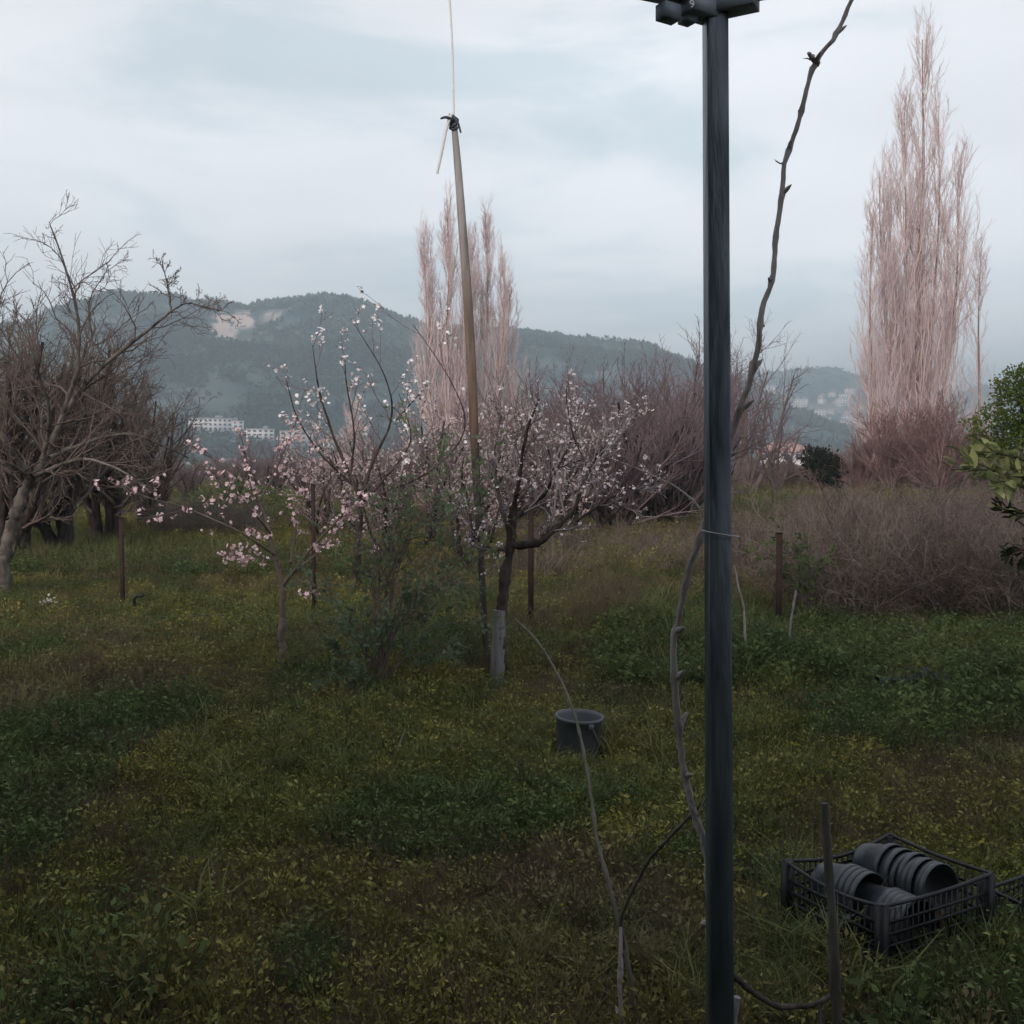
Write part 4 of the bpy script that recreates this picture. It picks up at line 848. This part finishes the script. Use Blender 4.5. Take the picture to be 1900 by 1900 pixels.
# --- branches with big pale leaves coming in from the right
base = gpx(2010, 8.2); Y = 8.2
L_ = [([(2010, 1235), (2005, 1050), (1990, 940)], .05, .035), ([(1990, 940), (1940, 900), (1880, 880), (1820, 868), (1765, 872)], .016, .004), ([(1985, 930), (1930, 870), (1880, 845), (1840, 840)], .014, .004),
      ([(1990, 950), (1950, 930), (1900, 905), (1850, 890)], .014, .004), ([(1995, 980), (1940, 960), (1895, 950), (1860, 945)], .012, .003), ([(1998, 1020), (1940, 1010), (1900, 1020), (1862, 1030)], .012, .003), ([(1990, 900), (1960, 840), (1920, 800)], .012, .004)]
P, Rr = limbs_px(L_, Y, 12); P[0, 0] = base
lq, g, allp = limb_tree('fruit_tree', 'branches with big pale leaves reaching in at the right edge', 'tree', base, P, Rr, [dict(M=5, t0=.3, am=40, lr=.22, n=4, wob=.12, rmin=.003, r1=.002)], M_barkdark, M_barkdark, seed=44)
lfv = np.array([[0, 0, 0], [.16, .25, .03], [0, .28, -.02], [-.16, .25, .03], [.19, .6, .02], [0, .62, -.05], [-.19, .6, .02], [0, 1, -.14]]); lft = [np.array([[0, 1, 2], [0, 2, 3], [4, 7, 5], [5, 7, 6]]), np.array([[1, 4, 5, 2], [2, 5, 6, 3]])]
LP = mesh_np('leaf', lfv, lft, M_leafpale); LD = mesh_np('leaf', lfv, lft, M_leafdark)
def put_leaves(root, Pl, n, me, s0, base, g):
    i = g.integers(0, len(Pl), n); j = g.integers(2, Pl.shape[1], n); pos = Pl[i, j] + g.normal(size=(n, 3)) * .02; d = norm(Pl[i, j] - Pl[i, j - 1]) + g.normal(size=(n, 3)) * .6 + np.array([0, 0, .25]); M = dirrot(g, d, 1.2)
    for k in range(n):
        o = obj('leaf', me, root); s = s0 * (.65 + .6 * g.random()); m4 = Matrix(M[k].tolist()).to_4x4(); m4.translation = Vector((pos[k] - base).tolist()); o.matrix_local = m4 @ Matrix.Scale(s, 4)
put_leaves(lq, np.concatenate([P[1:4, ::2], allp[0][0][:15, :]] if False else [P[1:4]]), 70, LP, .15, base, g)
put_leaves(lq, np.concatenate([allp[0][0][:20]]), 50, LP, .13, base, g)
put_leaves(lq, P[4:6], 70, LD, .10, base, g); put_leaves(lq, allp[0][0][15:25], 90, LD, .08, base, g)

# --- far wooded strip on the valley floor
WD = []
for k in range(3):
    g = np.random.default_rng(200 + k); n = 260; dr = norm(g.normal(size=(n, 3))); pos = dr * np.array([2.6, 2.6, 2.0]) * (.5 + .5 * g.random((n, 1))) + np.array([0, 0, 1.8])
    V, T = template_scatter(LEAFV, LEAFT, pos, dirrot(g, dr, 2), .9 * (.5 + g.random(n))); WD.append(mesh_np('far_bush', V, [T], [M_twigpurple, M_weedgreen, M_brush][k]))
n = 2200; Yf = 90 * (740 / 90) ** gg.random(n); pxf = gg.uniform(-300, 2200, n); qf = np.stack([(pxf - 950) / F * Yf, Yf, np.zeros(n)], -1); s = (.35 + .5 * gg.random(n)) * np.clip(Yf / 260, .5, 1.7)
gn_scatter('far_woodland', qf, np.stack([0 * Yf, 0 * Yf, gg.random(n) * 6.28], -1), np.repeat(s[:, None], 3, 1), gg.choice([0, 0, 1, 2], n), WD, 'far scrub and hedges on the valley floor')

# ------------------------------------------------------------------ posts, poles and sticks
def stick(name, label, cat, pts, r0, r1, m, sides=8, n=14, group=None, wob=0.0, seed=0, base=None):
    g = np.random.default_rng(seed); P, Rr = resample(pts, np.linspace(r0, r1, len(pts)), n); P[1:-1] += g.normal(size=P[1:-1].shape) * wob; Rr = Rr * (1 + .08 * g.normal(size=n))
    b = P[0] if base is None else base; me = MB().tube(P, Rr, sides).build(name, m, origin=b, smooth=True)
    return thing(name, label, cat, b, group, me=me)
for px, yb, yt, lb, w in [(228, 1136, 962, 'rusty steel fence post on the far left of the meadow', .022), (583, 1150, 900, 'thin dark fence post behind the young pink almond', .02), (985, 1172, 925, 'dark fence post right of the dark trunked almond', .026), (1444, 1178, 990, 'dark fence post right of the black steel post at the brush edge', .026)]:
    b = gd(px, yb); tp = at(px - 3, yt, b[1]); m = M_rust
    t = thing('fence_post', lb, 'post', b, 'fence posts across the orchard')
    obj('post_shaft', MB().box((0, 0, (tp[2] - b[2]) / 2 - .1), (w * 2, w * 1.4, tp[2] - b[2] + .2)).build('post_shaft', m), t)
    obj('post_cap', MB().box((0, 0, tp[2] - b[2] + .006), (w * 2.3, w * 1.7, .012)).build('post_cap', m), t)
# irrigation riser, pale flower clump, hose, ground plastic
b = gd(252, 1150); p1 = at(250, 1125, b[1]); p2 = at(248, 1112, b[1]); p3 = at(262, 1105, b[1])
t = thing('irrigation_riser', 'small black irrigation riser with bent head beside the leftmost post', 'pipe', b)
obj('pipe', MB().tube([b - b, p1 - b, p2 - b, at(254, 1106, b[1]) - b, p3 - b], .018, 8).build('pipe', M_black, smooth=True), t); obj('cap', MB().tube([p3 - b, at(266, 1104, b[1]) - b], .026, 8).build('cap', M_black, smooth=True), t)
stick('hose', 'thin pale hose lying across the grass behind the young pink almond', 'hose', [gd(300, 1168) + [0, 0, .12], gd(350, 1166) + [0, 0, .13], gd(400, 1166) + [0, 0, .14], gd(450, 1168) + [0, 0, .13], gd(500, 1172) + [0, 0, .12]], .007, .007, M_stick, wob=.004)
g = np.random.default_rng(4); b = gd(95, 1150); t = thing('white_flower', 'clump of white flowers in the grass near the left edge', 'flowers', b)
obj('stems', stalks(g, 6, .22, .002, .03, M_weedgreen, 2), t)
V, T = template_scatter(FV, FT, np.stack([g.normal(size=22) * .07, g.normal(size=22) * .04, .20 + g.normal(size=22) * .025], -1), randrot(g, 22, spread=.6), np.full(22, .018)); obj('blossom', mesh_np('blossom', V, [T], M_whitefl), t, kind='stuff')
# leaning pole with rope
pb = at(903, 1225, 7.9); pb[2] = gh(pb[0], pb[1]); Yp = 7.9
root = thing('wooden_pole', 'tall leaning wooden pole rising from the shrub with a rope tied to its top', 'pole', pb)
pp = [(903, 1225), (895, 1080), (887, 950), (882, 850), (876, 700), (868, 560), (858, 420), (849, 300), (842, 225)]
PP_ = np.array([at(a, b_, Yp) for a, b_ in pp]); PP_[0] = pb
rr_ = [.026, .027, .029, .033, .038, .037, .033, .029, .022]
q1, r1 = resample(PP_[:6], rr_[:6], 18); q2, r2 = resample(PP_[5:], rr_[5:], 14)
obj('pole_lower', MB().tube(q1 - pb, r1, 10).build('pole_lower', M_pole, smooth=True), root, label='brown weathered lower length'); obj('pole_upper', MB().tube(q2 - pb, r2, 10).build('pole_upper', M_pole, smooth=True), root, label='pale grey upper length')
top = PP_[-1]
t = thing('rope', 'pale rope knotted round the top of the leaning wooden pole', 'rope', top)
pend = at(823, -130, Yp); s = np.linspace(0, 1, 24)[:, None]; RP = top * (1 - s) + pend * s; RP[:, 0] += .02 * np.sin(s[:, 0] * math.pi)
obj('line', MB().tube(RP - top, .0085 + 0 * s[:, 0], 6).build('line', M_rope, smooth=True), t)
cb = np.linspace(-9, 9, 30); thing('overhead_cable', 'overhead cable above the frame that holds the rope', 'cable', (0, 0, 0), me=MB().tube(np.stack([cb, pend[1] + 0 * cb, pend[2] + .012 + .004 * (cb - pend[0]) ** 2], -1), .006, 6).build('overhead_cable', M_black, smooth=True))
kn = MB()
for k in range(6):
    a = np.linspace(0, 2 * math.pi, 13); z = k * .016 - .05; kn.tube(np.stack([(.026 + .004 * (k % 2)) * np.cos(a), (.026 + .004 * (k % 2)) * np.sin(a), z + .02 * np.sin(a + k)], -1), .010, 6, cap=False)
obj('knot', kn.build('knot', M_knot, smooth=True), t)
def rel(a, b_, dy=0): return at(a, b_, Yp + dy) - top
obj('loose_end', MB().tube(resample([rel(838, 212, -.04), rel(829, 232, -.06), rel(822, 270, -.06), rel(816, 300, -.05), rel(811, 322, -.04)], .012, 12)[0], np.linspace(.013, .010, 12), 7).build('loose_end', M_rope, smooth=True), t)
obj('loose_end', MB().tube(resample([rel(838, 222, -.04), rel(828, 216, -.08), rel(818, 220, -.1)], .01, 6)[0], np.linspace(.014, .008, 6), 7).build('loose_end', M_knot, smooth=True), t)
obj('loose_end', MB().tube(resample([rel(840, 215, -.04), rel(850, 226, -.06), rel(855, 246, -.08)], .01, 6)[0], np.linspace(.013, .007, 6), 7).build('loose_end', M_knot, smooth=True), t)

# ------------------------------------------------------------------ pergola: steel post, beams and an added shade sheet
pbm = at(1336, 1900, 1.90); pt_ = at(1327, 12, 2.12)
dirp = norm(pt_ - pbm); foot = pbm + dirp * ((-0.05 - pbm[2]) / dirp[2]); head = pt_ + dirp * .03
root = thing('pergola', 'dark steel pergola post carrying corner beams and an added sheet that shades the ground', 'pergola', foot)
yaw = R(3); z = dirp; x = norm(np.cross([0, 1, 0], z)); y = np.cross(z, x); M3 = np.stack([x, y, z], 1) @ np.array([[math.cos(yaw), -math.sin(yaw), 0], [math.sin(yaw), math.cos(yaw), 0], [0, 0, 1]])
Lp = np.linalg.norm(head - foot); w = .0222; rnd_ = .004
prof = []
for sx, sy, a0 in ((1, 1, 0), (-1, 1, 90), (-1, -1, 180), (1, -1, 270)):
    for a in (0, 45, 90): prof.append((sx * (w - rnd_) + rnd_ * math.cos(R(a0 + a)), sy * (w - rnd_) + rnd_ * math.sin(R(a0 + a))))
prof = np.array(prof); zz = np.linspace(0, Lp, 12); V = np.concatenate([np.concatenate([prof, np.full((12, 1), q)], 1) for q in zz]) @ M3.T
Q = [[i * 12 + j, i * 12 + (j + 1) % 12, (i + 1) * 12 + (j + 1) % 12, (i + 1) * 12 + j] for i in range(11) for j in range(12)]
obj('post', mesh_np('post', V, [np.array(Q)], M_postmetal, smooth=False), root)
c0 = pt_.copy() - foot; zt = c0[2]
dl = norm(np.array([-.92, -.39, 0])); dr_ = norm(np.array([.90, -.43, 0]))
def beam(d, L, w_, h_, zc, name, off=0.0):
    nrm = np.array([-d[1], d[0], 0]); M = np.stack([d, nrm, [0, 0, 1.0]], 1); c = c0 + d * (L / 2 + off); c[2] = zt + zc
    return obj(name, MB().box(c, (L, w_, h_), M=M).build(name, M_beam), root)
beam(dl, 3.3, .05, .07, .030, 'beam', .03); beam(dr_, 3.3, .05, .055, .032, 'beam', .03)
# sheet added between the beams, out of view, to shade the near ground
cc = c0.copy(); V = []
for zq in (zt + .086, zt + .094):
    for p in (cc + (dl + dr_) * .95, cc + dl * 3.3 + dr_ * .1, cc + dl * 3.3 + dr_ * 3.3, cc + dr_ * 3.3 + dl * .9): V.append((p[0], p[1], zq))
obj('added_shade_sheet', mesh_np('added_shade_sheet', np.array(V), [np.array([[3, 2, 1, 0], [4, 5, 6, 7], [0, 1, 5, 4], [1, 2, 6, 5], [2, 3, 7, 6], [3, 0, 4, 7]])], M_beam, smooth=False), root)
# hanging bracket blocks left of the post, lettered plate
def blk(px, py, dY, sz, name, m=M_beam, rz=.55):
    p = at(px, py, 2.10 + dY) - foot; return obj(name, MB().box(p, sz, rz=rz).build(name, m), root)
blk(1240, 24, -.03, (.040, .03, .030), 'bracket'); blk(1276, 33, .0, (.026, .03, .022), 'bolt'); blk(1296, 18, .0, (.07, .05, .030), 'gusset'); blk(1362, 8, .0, (.09, .05, .03), 'gusset', rz=-.5)
blk(1236, 30, -.02, (.018, .02, .016), 'bolt')
fc = bpy.data.curves.new('number_mark', 'FONT'); fc.body = '9'; fc.size = .022; fc.extrude = .0006; fc.materials.append(M_rope)
tmp = bpy.data.objects.new('number_curve', fc); nm_ = bpy.data.meshes.new_from_object(tmp); bpy.data.objects.remove(tmp)
o = obj('number_mark', nm_, root, loc=tuple(at(1279, 14, 2.05) - foot + np.array([0, 0, 0]))); o.rotation_euler = (R(90), 0, R(12))
# wire tie round the post
wb = at(1336, 990, 1.99); tW = thing('wire_tie', 'thin wire tying the vine to the steel post', 'wire', wb)
ring = []
for a in np.linspace(0, 2 * math.pi, 28): ring.append([.036 * math.cos(a) * .98, .036 * math.sin(a), -.006 * math.cos(a)])
obj('loop', MB().tube(np.array(ring), .0016, 6, cap=False).build('loop', M_wire, smooth=True), tW)

# ------------------------------------------------------------------ vines and canes near the camera
def cane(name, label, cat, strands, m, seed=0, nodes=True):
    """strands: list of (pixel points with depth, r0, r1)"""
    g = np.random.default_rng(seed); b0 = at(*strands[0][0][0]); t = thing(name, label, cat, b0)
    for k, (pts, r0, r1) in enumerate(strands):
        P = np.array([at(*p) for p in pts]); n = max(18, int(len(P) * 6)); q, r = resample(P, np.linspace(r0, r1, len(P)), n); q[1:-1] += g.normal(size=q[1:-1].shape) * r0 * .10; r = r * (1 + .06 * g.normal(size=n))
        mb = MB()
        if nodes:
            for j in range(5, n - 1, 6): r[j] *= 1.42
        mb.tube(q - b0, r, 9); 
        obj('stem' if k == 0 else 'side_shoot', mb.build('stem', m, smooth=True), t)
        if nodes:
            nb = MB()
            for j in range(5, n - 1, 6):
                d = norm(g.normal(size=3)) + norm(q[j] - q[j - 1]) * .8; L = r[j] * (2.5 if k == 0 else 1.8); nb.tube(np.array([q[j] - b0, q[j] - b0 + d * L * .7, q[j] - b0 + d * L * 1.1]), np.array([r[j] * .8, r[j] * .6, r[j] * .15]), 6)
            if nb.n: obj('bud', nb.build('bud', m, smooth=True), t, kind='stuff')
    return t
Yv = 2.05
cane('grape_vine', 'bare grape vine winding up behind and beside the steel post', 'vine',
     [([(1330, 2160, 1.93), (1325, 1900, 1.95), (1318, 1700, 1.96), (1312, 1580, 1.97), (1285, 1500, 2.0), (1268, 1430, 2.02), (1254, 1300, 2.04), (1248, 1200, 2.05), (1262, 1130, 2.06), (1278, 1060, 2.07), (1298, 1000, 2.07), (1320, 930, 2.10), (1345, 850, 2.12), (1368, 770, 2.13), (1395, 700, 2.14), (1408, 640, 2.15), (1412, 575, 2.16), (1436, 515, 2.17), (1438, 440, 2.18), (1450, 380, 2.19), (1455, 300, 2.20), (1475, 250, 2.21), (1487, 205, 2.22), (1508, 120, 2.23), (1552, 65, 2.24), (1585, -10, 2.25), (1610, -90, 2.25)], .0078, .0045),
      ([(1312, 965, 2.05), (1290, 930, 2.08), (1255, 903, 2.12), (1215, 884, 2.2), (1180, 868, 2.3), (1130, 850, 2.4)], .0022, .0010),
      ([(1455, 303, 2.2), (1446, 303, 2.19), (1437, 296, 2.18)], .0022, .0006), ([(1519, 118, 2.23), (1506, 108, 2.22), (1500, 98, 2.21)], .0062, .0035), ([(1506, 112, 2.22), (1497, 108, 2.21), (1490, 109, 2.21)], .0016, .0005),
      ([(1290, 1530, 2.0), (1300, 1500, 1.98), (1315, 1470, 1.95)], .002, .0015)], M_vine, seed=2)
cane('grape_cane', 'long pale arching cane curving down from the stake to the bottom edge', 'vine',
     [([(1200, 2040, 2.75), (1180, 1900, 2.8), (1165, 1780, 2.85), (1135, 1660, 2.95), (1108, 1560, 3.1), (1097, 1480, 3.3), (1085, 1400, 3.5), (1068, 1330, 3.7), (1045, 1270, 4.0), (1015, 1215, 4.3), (985, 1175, 4.6), (955, 1148, 4.9)], .0072, .0038),
      ([(1158, 1760, 2.85), (1150, 1705, 2.82), (1170, 1660, 2.75), (1200, 1600, 2.65), (1245, 1550, 2.5), (1290, 1505, 2.35), (1325, 1460, 2.25)], .0065, .0035)], M_cane, seed=3)
cane('grape_cane', 'short dark upright cane beside the foot of the pale arching cane', 'vine', [([(1152, 2040, 2.7), (1152, 1900, 2.72), (1150, 1820, 2.75), (1152, 1720, 2.8)], .008, .005)], M_vine, seed=4)
cane('fallen_branch', 'dark crooked branch lying low right of the steel post at the bottom edge', 'branch',
     [([(1350, 1800, 2.6), (1395, 1840, 2.62), (1440, 1868, 2.62), (1500, 1868, 2.65), (1540, 1850, 2.7), (1560, 1830, 2.75)], .0085, .006), ([(1520, 1866, 2.65), (1524, 1900, 2.6), (1530, 1960, 2.55)], .005, .005)], M_barkdark, seed=5, nodes=False)
stick('wooden_peg', 'short pale peg sticking up at the foot of the steel post', 'peg', [at(1358, 1960, 2.4), at(1362, 1880, 2.4), at(1368, 1850, 2.4)], .010, .008, M_stakegrey, base=at(1358, 1960, 2.4))
b = at(1562, 2060, 2.55); stick('wooden_stick', 'slender upright stick standing in front of the crate of pots', 'stick', [b, at(1550, 1800, 2.58), at(1540, 1640, 2.60), at(1530, 1490, 2.62)], .0145, .0085, M_stick, 10, wob=.001)
b = gd(1462, 1240); stick('wooden_stick', 'thin pale leaning stick near the rightmost fence post', 'stick', [b, at(1466, 1160, b[1]), at(1477, 1095, b[1] + .1)], .011, .008, M_stakegrey)
b = gd(1388, 1255); stick('grape_cane', 'thin reddish cane just right of the steel post in the meadow', 'vine', [b, at(1385, 1180, b[1]), at(1378, 1120, b[1]), at(1362, 1050, b[1])], .012, .006, M_vine, wob=.004)
b = gd(725, 1430); t, g_, a_ = None, None, None
stick('dead_stalk', 'dark dead stalk standing in the low weeds below the green shrub', 'stalk', [b, at(735, 1395, b[1]), at(752, 1355, b[1])], .006, .003, M_vine)

# ------------------------------------------------------------------ bucket
b = gd(1070, 1412); t = thing('bucket', 'dark grey plastic bucket standing in the weeds', 'bucket', b)
k = b[1] / F; rt, rbm, hh = 44 * k, 37 * k, 88 * k
pr = [(0, .01), (rbm, .01), (rbm + .003, .02), (rt - .004, hh - .02), (rt + .004, hh - .018), (rt + .004, hh), (rt - .003, hh), (rt - .007, hh - .02), (rbm - .004, .02), (0, .018)]
o = obj('bucket_body', MB().lathe(pr, 40).build('bucket_body', M_bucket, smooth=True), t)
hd = []
for a in np.linspace(0, math.pi, 16): hd.append(((rt + .006) * math.cos(a), (rt + .012) * math.sin(a) * .8, hh - .03 - .17 * math.sin(a)))
o2 = obj('handle', MB().tube(np.array(hd), .0028, 6).build('handle', M_wire, smooth=True), t)
for sx in (-1, 1): obj('handle_lug', MB().box((sx * (rt + .006), 0, hh - .032), (.014, .03, .03)).build('handle_lug', M_bucket), t)
t.rotation_euler = (R(-2), R(3), R(-65))

# ------------------------------------------------------------------ crates and nursery pots
def crate(name, label, cx, cy, rz, L=.515, Wd=.415, H=.265, z0=.02, seed=0, tilt=(0, 0)):
    t = thing(name, label, 'crate', (cx, cy, z0 + float(gh(cx, cy)))); t.rotation_euler = (tilt[0], tilt[1], rz)
    g = np.random.default_rng(seed)
    def side(nm, p0, p1, n):
        p0 = np.array(p0, float); p1 = np.array(p1, float); d = norm(p1 - p0); Ls = np.linalg.norm(p1 - p0); M = np.stack([d, np.cross([0, 0, 1.0], d), [0, 0, 1.0]], 1); nr = np.cross([0, 0, 1.0], d); mid = (p0 + p1) / 2
        sag = .03
        root_ = obj(nm, MB().box(mid + [0, 0, .012], (Ls - .02, .006, .024), M=M).build(nm, M_plastic), t)
        for zz_ in (H * .22, H * .36, H * .5, H * .64, H * .78): obj('rail', MB().box(mid + [0, 0, zz_], (Ls - .024, .005, .009), M=M).build('rail', M_plastic), root_)
        for j in range(n):
            q = p0 + d * Ls * (j + .5) / n; obj('bar', MB().box(q + nr * .0045 + [0, 0, H * .48], (.006, .004, H * .9), M=M).build('bar', M_plastic), root_)
        rimP = np.linspace(0, 1, 9)[:, None]; rp_ = p0 + (p1 - p0) * rimP + nr * (.010 * np.sin(rimP * math.pi)) + np.array([0, 0, H]) - np.array([0, 0, 1.0]) * (sag * g.random() * np.sin(rimP * math.pi))
        obj('rim', MB().tube(rp_, .0065, 6).build('rim', M_plastic), root_)
    a, b_ = L / 2, Wd / 2
    side('long_side', (-a, -b_, 0), (a, -b_, 0), 20); side('long_side', (a, b_, 0), (-a, b_, 0), 20); side('short_side', (a, -b_, 0), (a, b_, 0), 15); side('short_side', (-a, b_, 0), (-a, -b_, 0), 15)
    for sx in (-1, 1):
        for sy in (-1, 1): obj('corner_post', MB().box((sx * (a - .008), sy * (b_ - .008), H / 2), (.03, .03, H - .002)).build('corner_post', M_plastic), t)
    fl = obj('bottom', MB().box((0, 0, .004), (L - .02, Wd - .02, .008)).build('bottom', M_plastic), t)
    return t
CX, CY, CR = 1.248, 3.36, R(29)
crate('crate', 'black plastic crate holding stacks of nursery pots in the grass', CX, CY, CR, seed=1)
# second, broken crate at the right edge with a raised carrying loop
c2 = crate('crate', 'black crate at the right edge beside the crate of pots with a raised loop', 1.93, 3.42, R(28), L=.50, Wd=.34, H=.20, seed=2, tilt=(R(4), R(-6)))
lp = MB().tube(resample([(-.25, .03, .2), (-.22, .05, .27), (-.14, .05, .30), (-.06, .05, .28), (0, .03, .2)], .008, 16)[0], .008, 8).build('loop_handle', M_plastic, smooth=True); obj('loop_handle', lp, c2)
obj('loop_strut', MB().box((-.14, .05, .25), (.012, .01, .1)).build('loop_strut', M_plastic), c2)
def potmesh(r, h, m):
    pr = [(0, 0), (r * .72, 0), (r * .74, .006), (r * .93, h - .022), (r, h - .021), (r, h), (r - .0035, h), (r - .006, h - .022), (r * .72 - .003, .01), (0, .008)]
    return MB().lathe(pr, 28).build('pot', m, smooth=True)
ORD = ['rearmost', 'second', 'third', 'fourth', 'fifth', 'sixth', 'seventh', 'eighth']
PM = potmesh(.088, .130, M_pot); PM2 = potmesh(.073, .115, M_potbrown)
axl = np.array([math.cos(CR), math.sin(CR), 0]); axs = np.array([math.sin(CR), -math.cos(CR), 0])   # axs points to the camera side
def pot(me, along, across, zc, lab, ax=None, grp='nursery pots nested in the crate', roll=0):
    c = np.array([CX, CY, float(gh(CX, CY))]) + axl * along + axs * across + np.array([0, 0, zc]); d = norm(axs * 1.0 + np.array([0, 0, .10]) if ax is None else ax)
    t = thing('plant_pot', lab, 'plant pot', c, grp, me=me); t.rotation_euler = Vector(d.tolist()).to_track_quat('Z', 'Y').to_euler(); return t
for k in range(9): pot(PM, .095 + .006 * math.sin(k * 2), -.175 + k * .0235, .222 + .004 * math.cos(k * 3), f'{ORD[k]} pot counted from the rear of the long right nested stack' if k < 8 else 'dark grey pot whose open mouth ends the long right nested stack')
for k in range(4): pot(PM, -.115, -.17 + k * .024, .20, 'dark pot with shadowed mouth ending the rear left stack' if k == 3 else f'{ORD[k]} pot counted from the rear of the rear left stack', ax=axs + axl * .05 + np.array([0, 0, .06]))
for k in range(5): pot(PM, -.085, -.02 + k * .022, .18, 'dark pot with open mouth ending the front left stack' if k == 4 else f'{ORD[k]} pot counted from the rear of the front left stack', ax=axs + np.array([0, 0, -.02]))
pot(PM2, .10, .05, .085, 'brown pot lying low behind the front lattice of the crate', grp=None)
for k in range(3): pot(PM, -.17 + .16 * k, -.09, .095, ['leftmost pot lying under the stacks at the crate bottom', 'middle pot lying under the stacks at the crate bottom', 'rightmost dark pot lying under the stacks at the crate bottom'][k], ax=axs)
# crumpled dark sheeting in the grass and a dark pipe
def crumple(name, label, px0, px1, py, seed, m):
    g = np.random.default_rng(seed); b = gd((px0 + px1) / 2, py); k = b[1] / F; w_ = (px1 - px0) * k; n = 26; X, Yy = np.meshgrid(np.linspace(-w_ / 2, w_ / 2, n), np.linspace(-.22, .22, 9), indexing='ij')
    Z = np.array([mnoise.fractal(Vector((x * 7, y * 9, seed)), 1, 2, 4) for x, y in zip(X.ravel(), Yy.ravel())]).reshape(X.shape) * .09 + .13
    edge = (.18 * np.sin(X * 9) * .3); V = np.stack([X, Yy + edge, Z], -1).reshape(-1, 3); i = (np.arange(n - 1) * 9)[:, None]; j = np.arange(8)[None]
    return thing(name, label, 'plastic sheet', b, me=mesh_np(name, V, [np.stack([i + j, i + 9 + j, i + 10 + j, i + j + 1], -1).reshape(-1, 4)], m, smooth=False))
crumple('plastic_sheet', 'crumpled dark blue plastic sheet half hidden in the grass on the right', 1610, 1745, 1285, 3, M_sheet)
crumple('plastic_sheet', 'small black plastic scrap right of the larger crumpled sheet', 1745, 1790, 1302, 5, M_black)
stick('pipe', 'dark pipe lying in the grass at the right edge', 'pipe', [gd(1815, 1250) + [0, 0, .14], gd(1860, 1245) + [0, 0, .16], gd(1930, 1236) + [0, 0, .16]], .018, .018, M_black)

# ------------------------------------------------------------------ unseen house added behind the camera to shade the foreground
hw = thing('house', 'unseen rendered house wall added behind the camera to keep the foreground dark', 'house', (0, -2.4, 0))
obj('wall', MB().box((-4.1, -1.0, 2.4), (8.2, 5, 5.2)).build('wall', M_render), hw); obj('wall', MB().box((3.6, -2.6, 1.1), (7.1, 4.4, 2.6)).build('wall', M_render), hw)
obj('roof', MB().box((-4.1, -1.0, 5.08), (8.8, 5.4, .14)).build('roof', M_roofgrey), hw); obj('roof', MB().box((3.75, -2.6, 2.48), (7.2, 4.8, .14)).build('roof', M_roofgrey), hw)

# ------------------------------------------------------------------ haze
hz = MB().box((0, 2400, 160), (6600, 5400, 324)).build('haze', bpy.data.materials.new('haze_air'))
hm = hz.materials[0]; hm.use_nodes = True; t = hm.node_tree; t.nodes.clear()
ho = N(t, 'ShaderNodeOutputMaterial'); pv = N(t, 'ShaderNodeVolumePrincipled'); pv.inputs['Color'].default_value = (.74, .90, 1.0, 1); pv.inputs['Density'].default_value = 0.00060; pv.inputs['Anisotropy'].default_value = 0.1
wire(t, pv.outputs[0], ho.inputs['Volume'])
obj('haze', hz, kind='stuff')
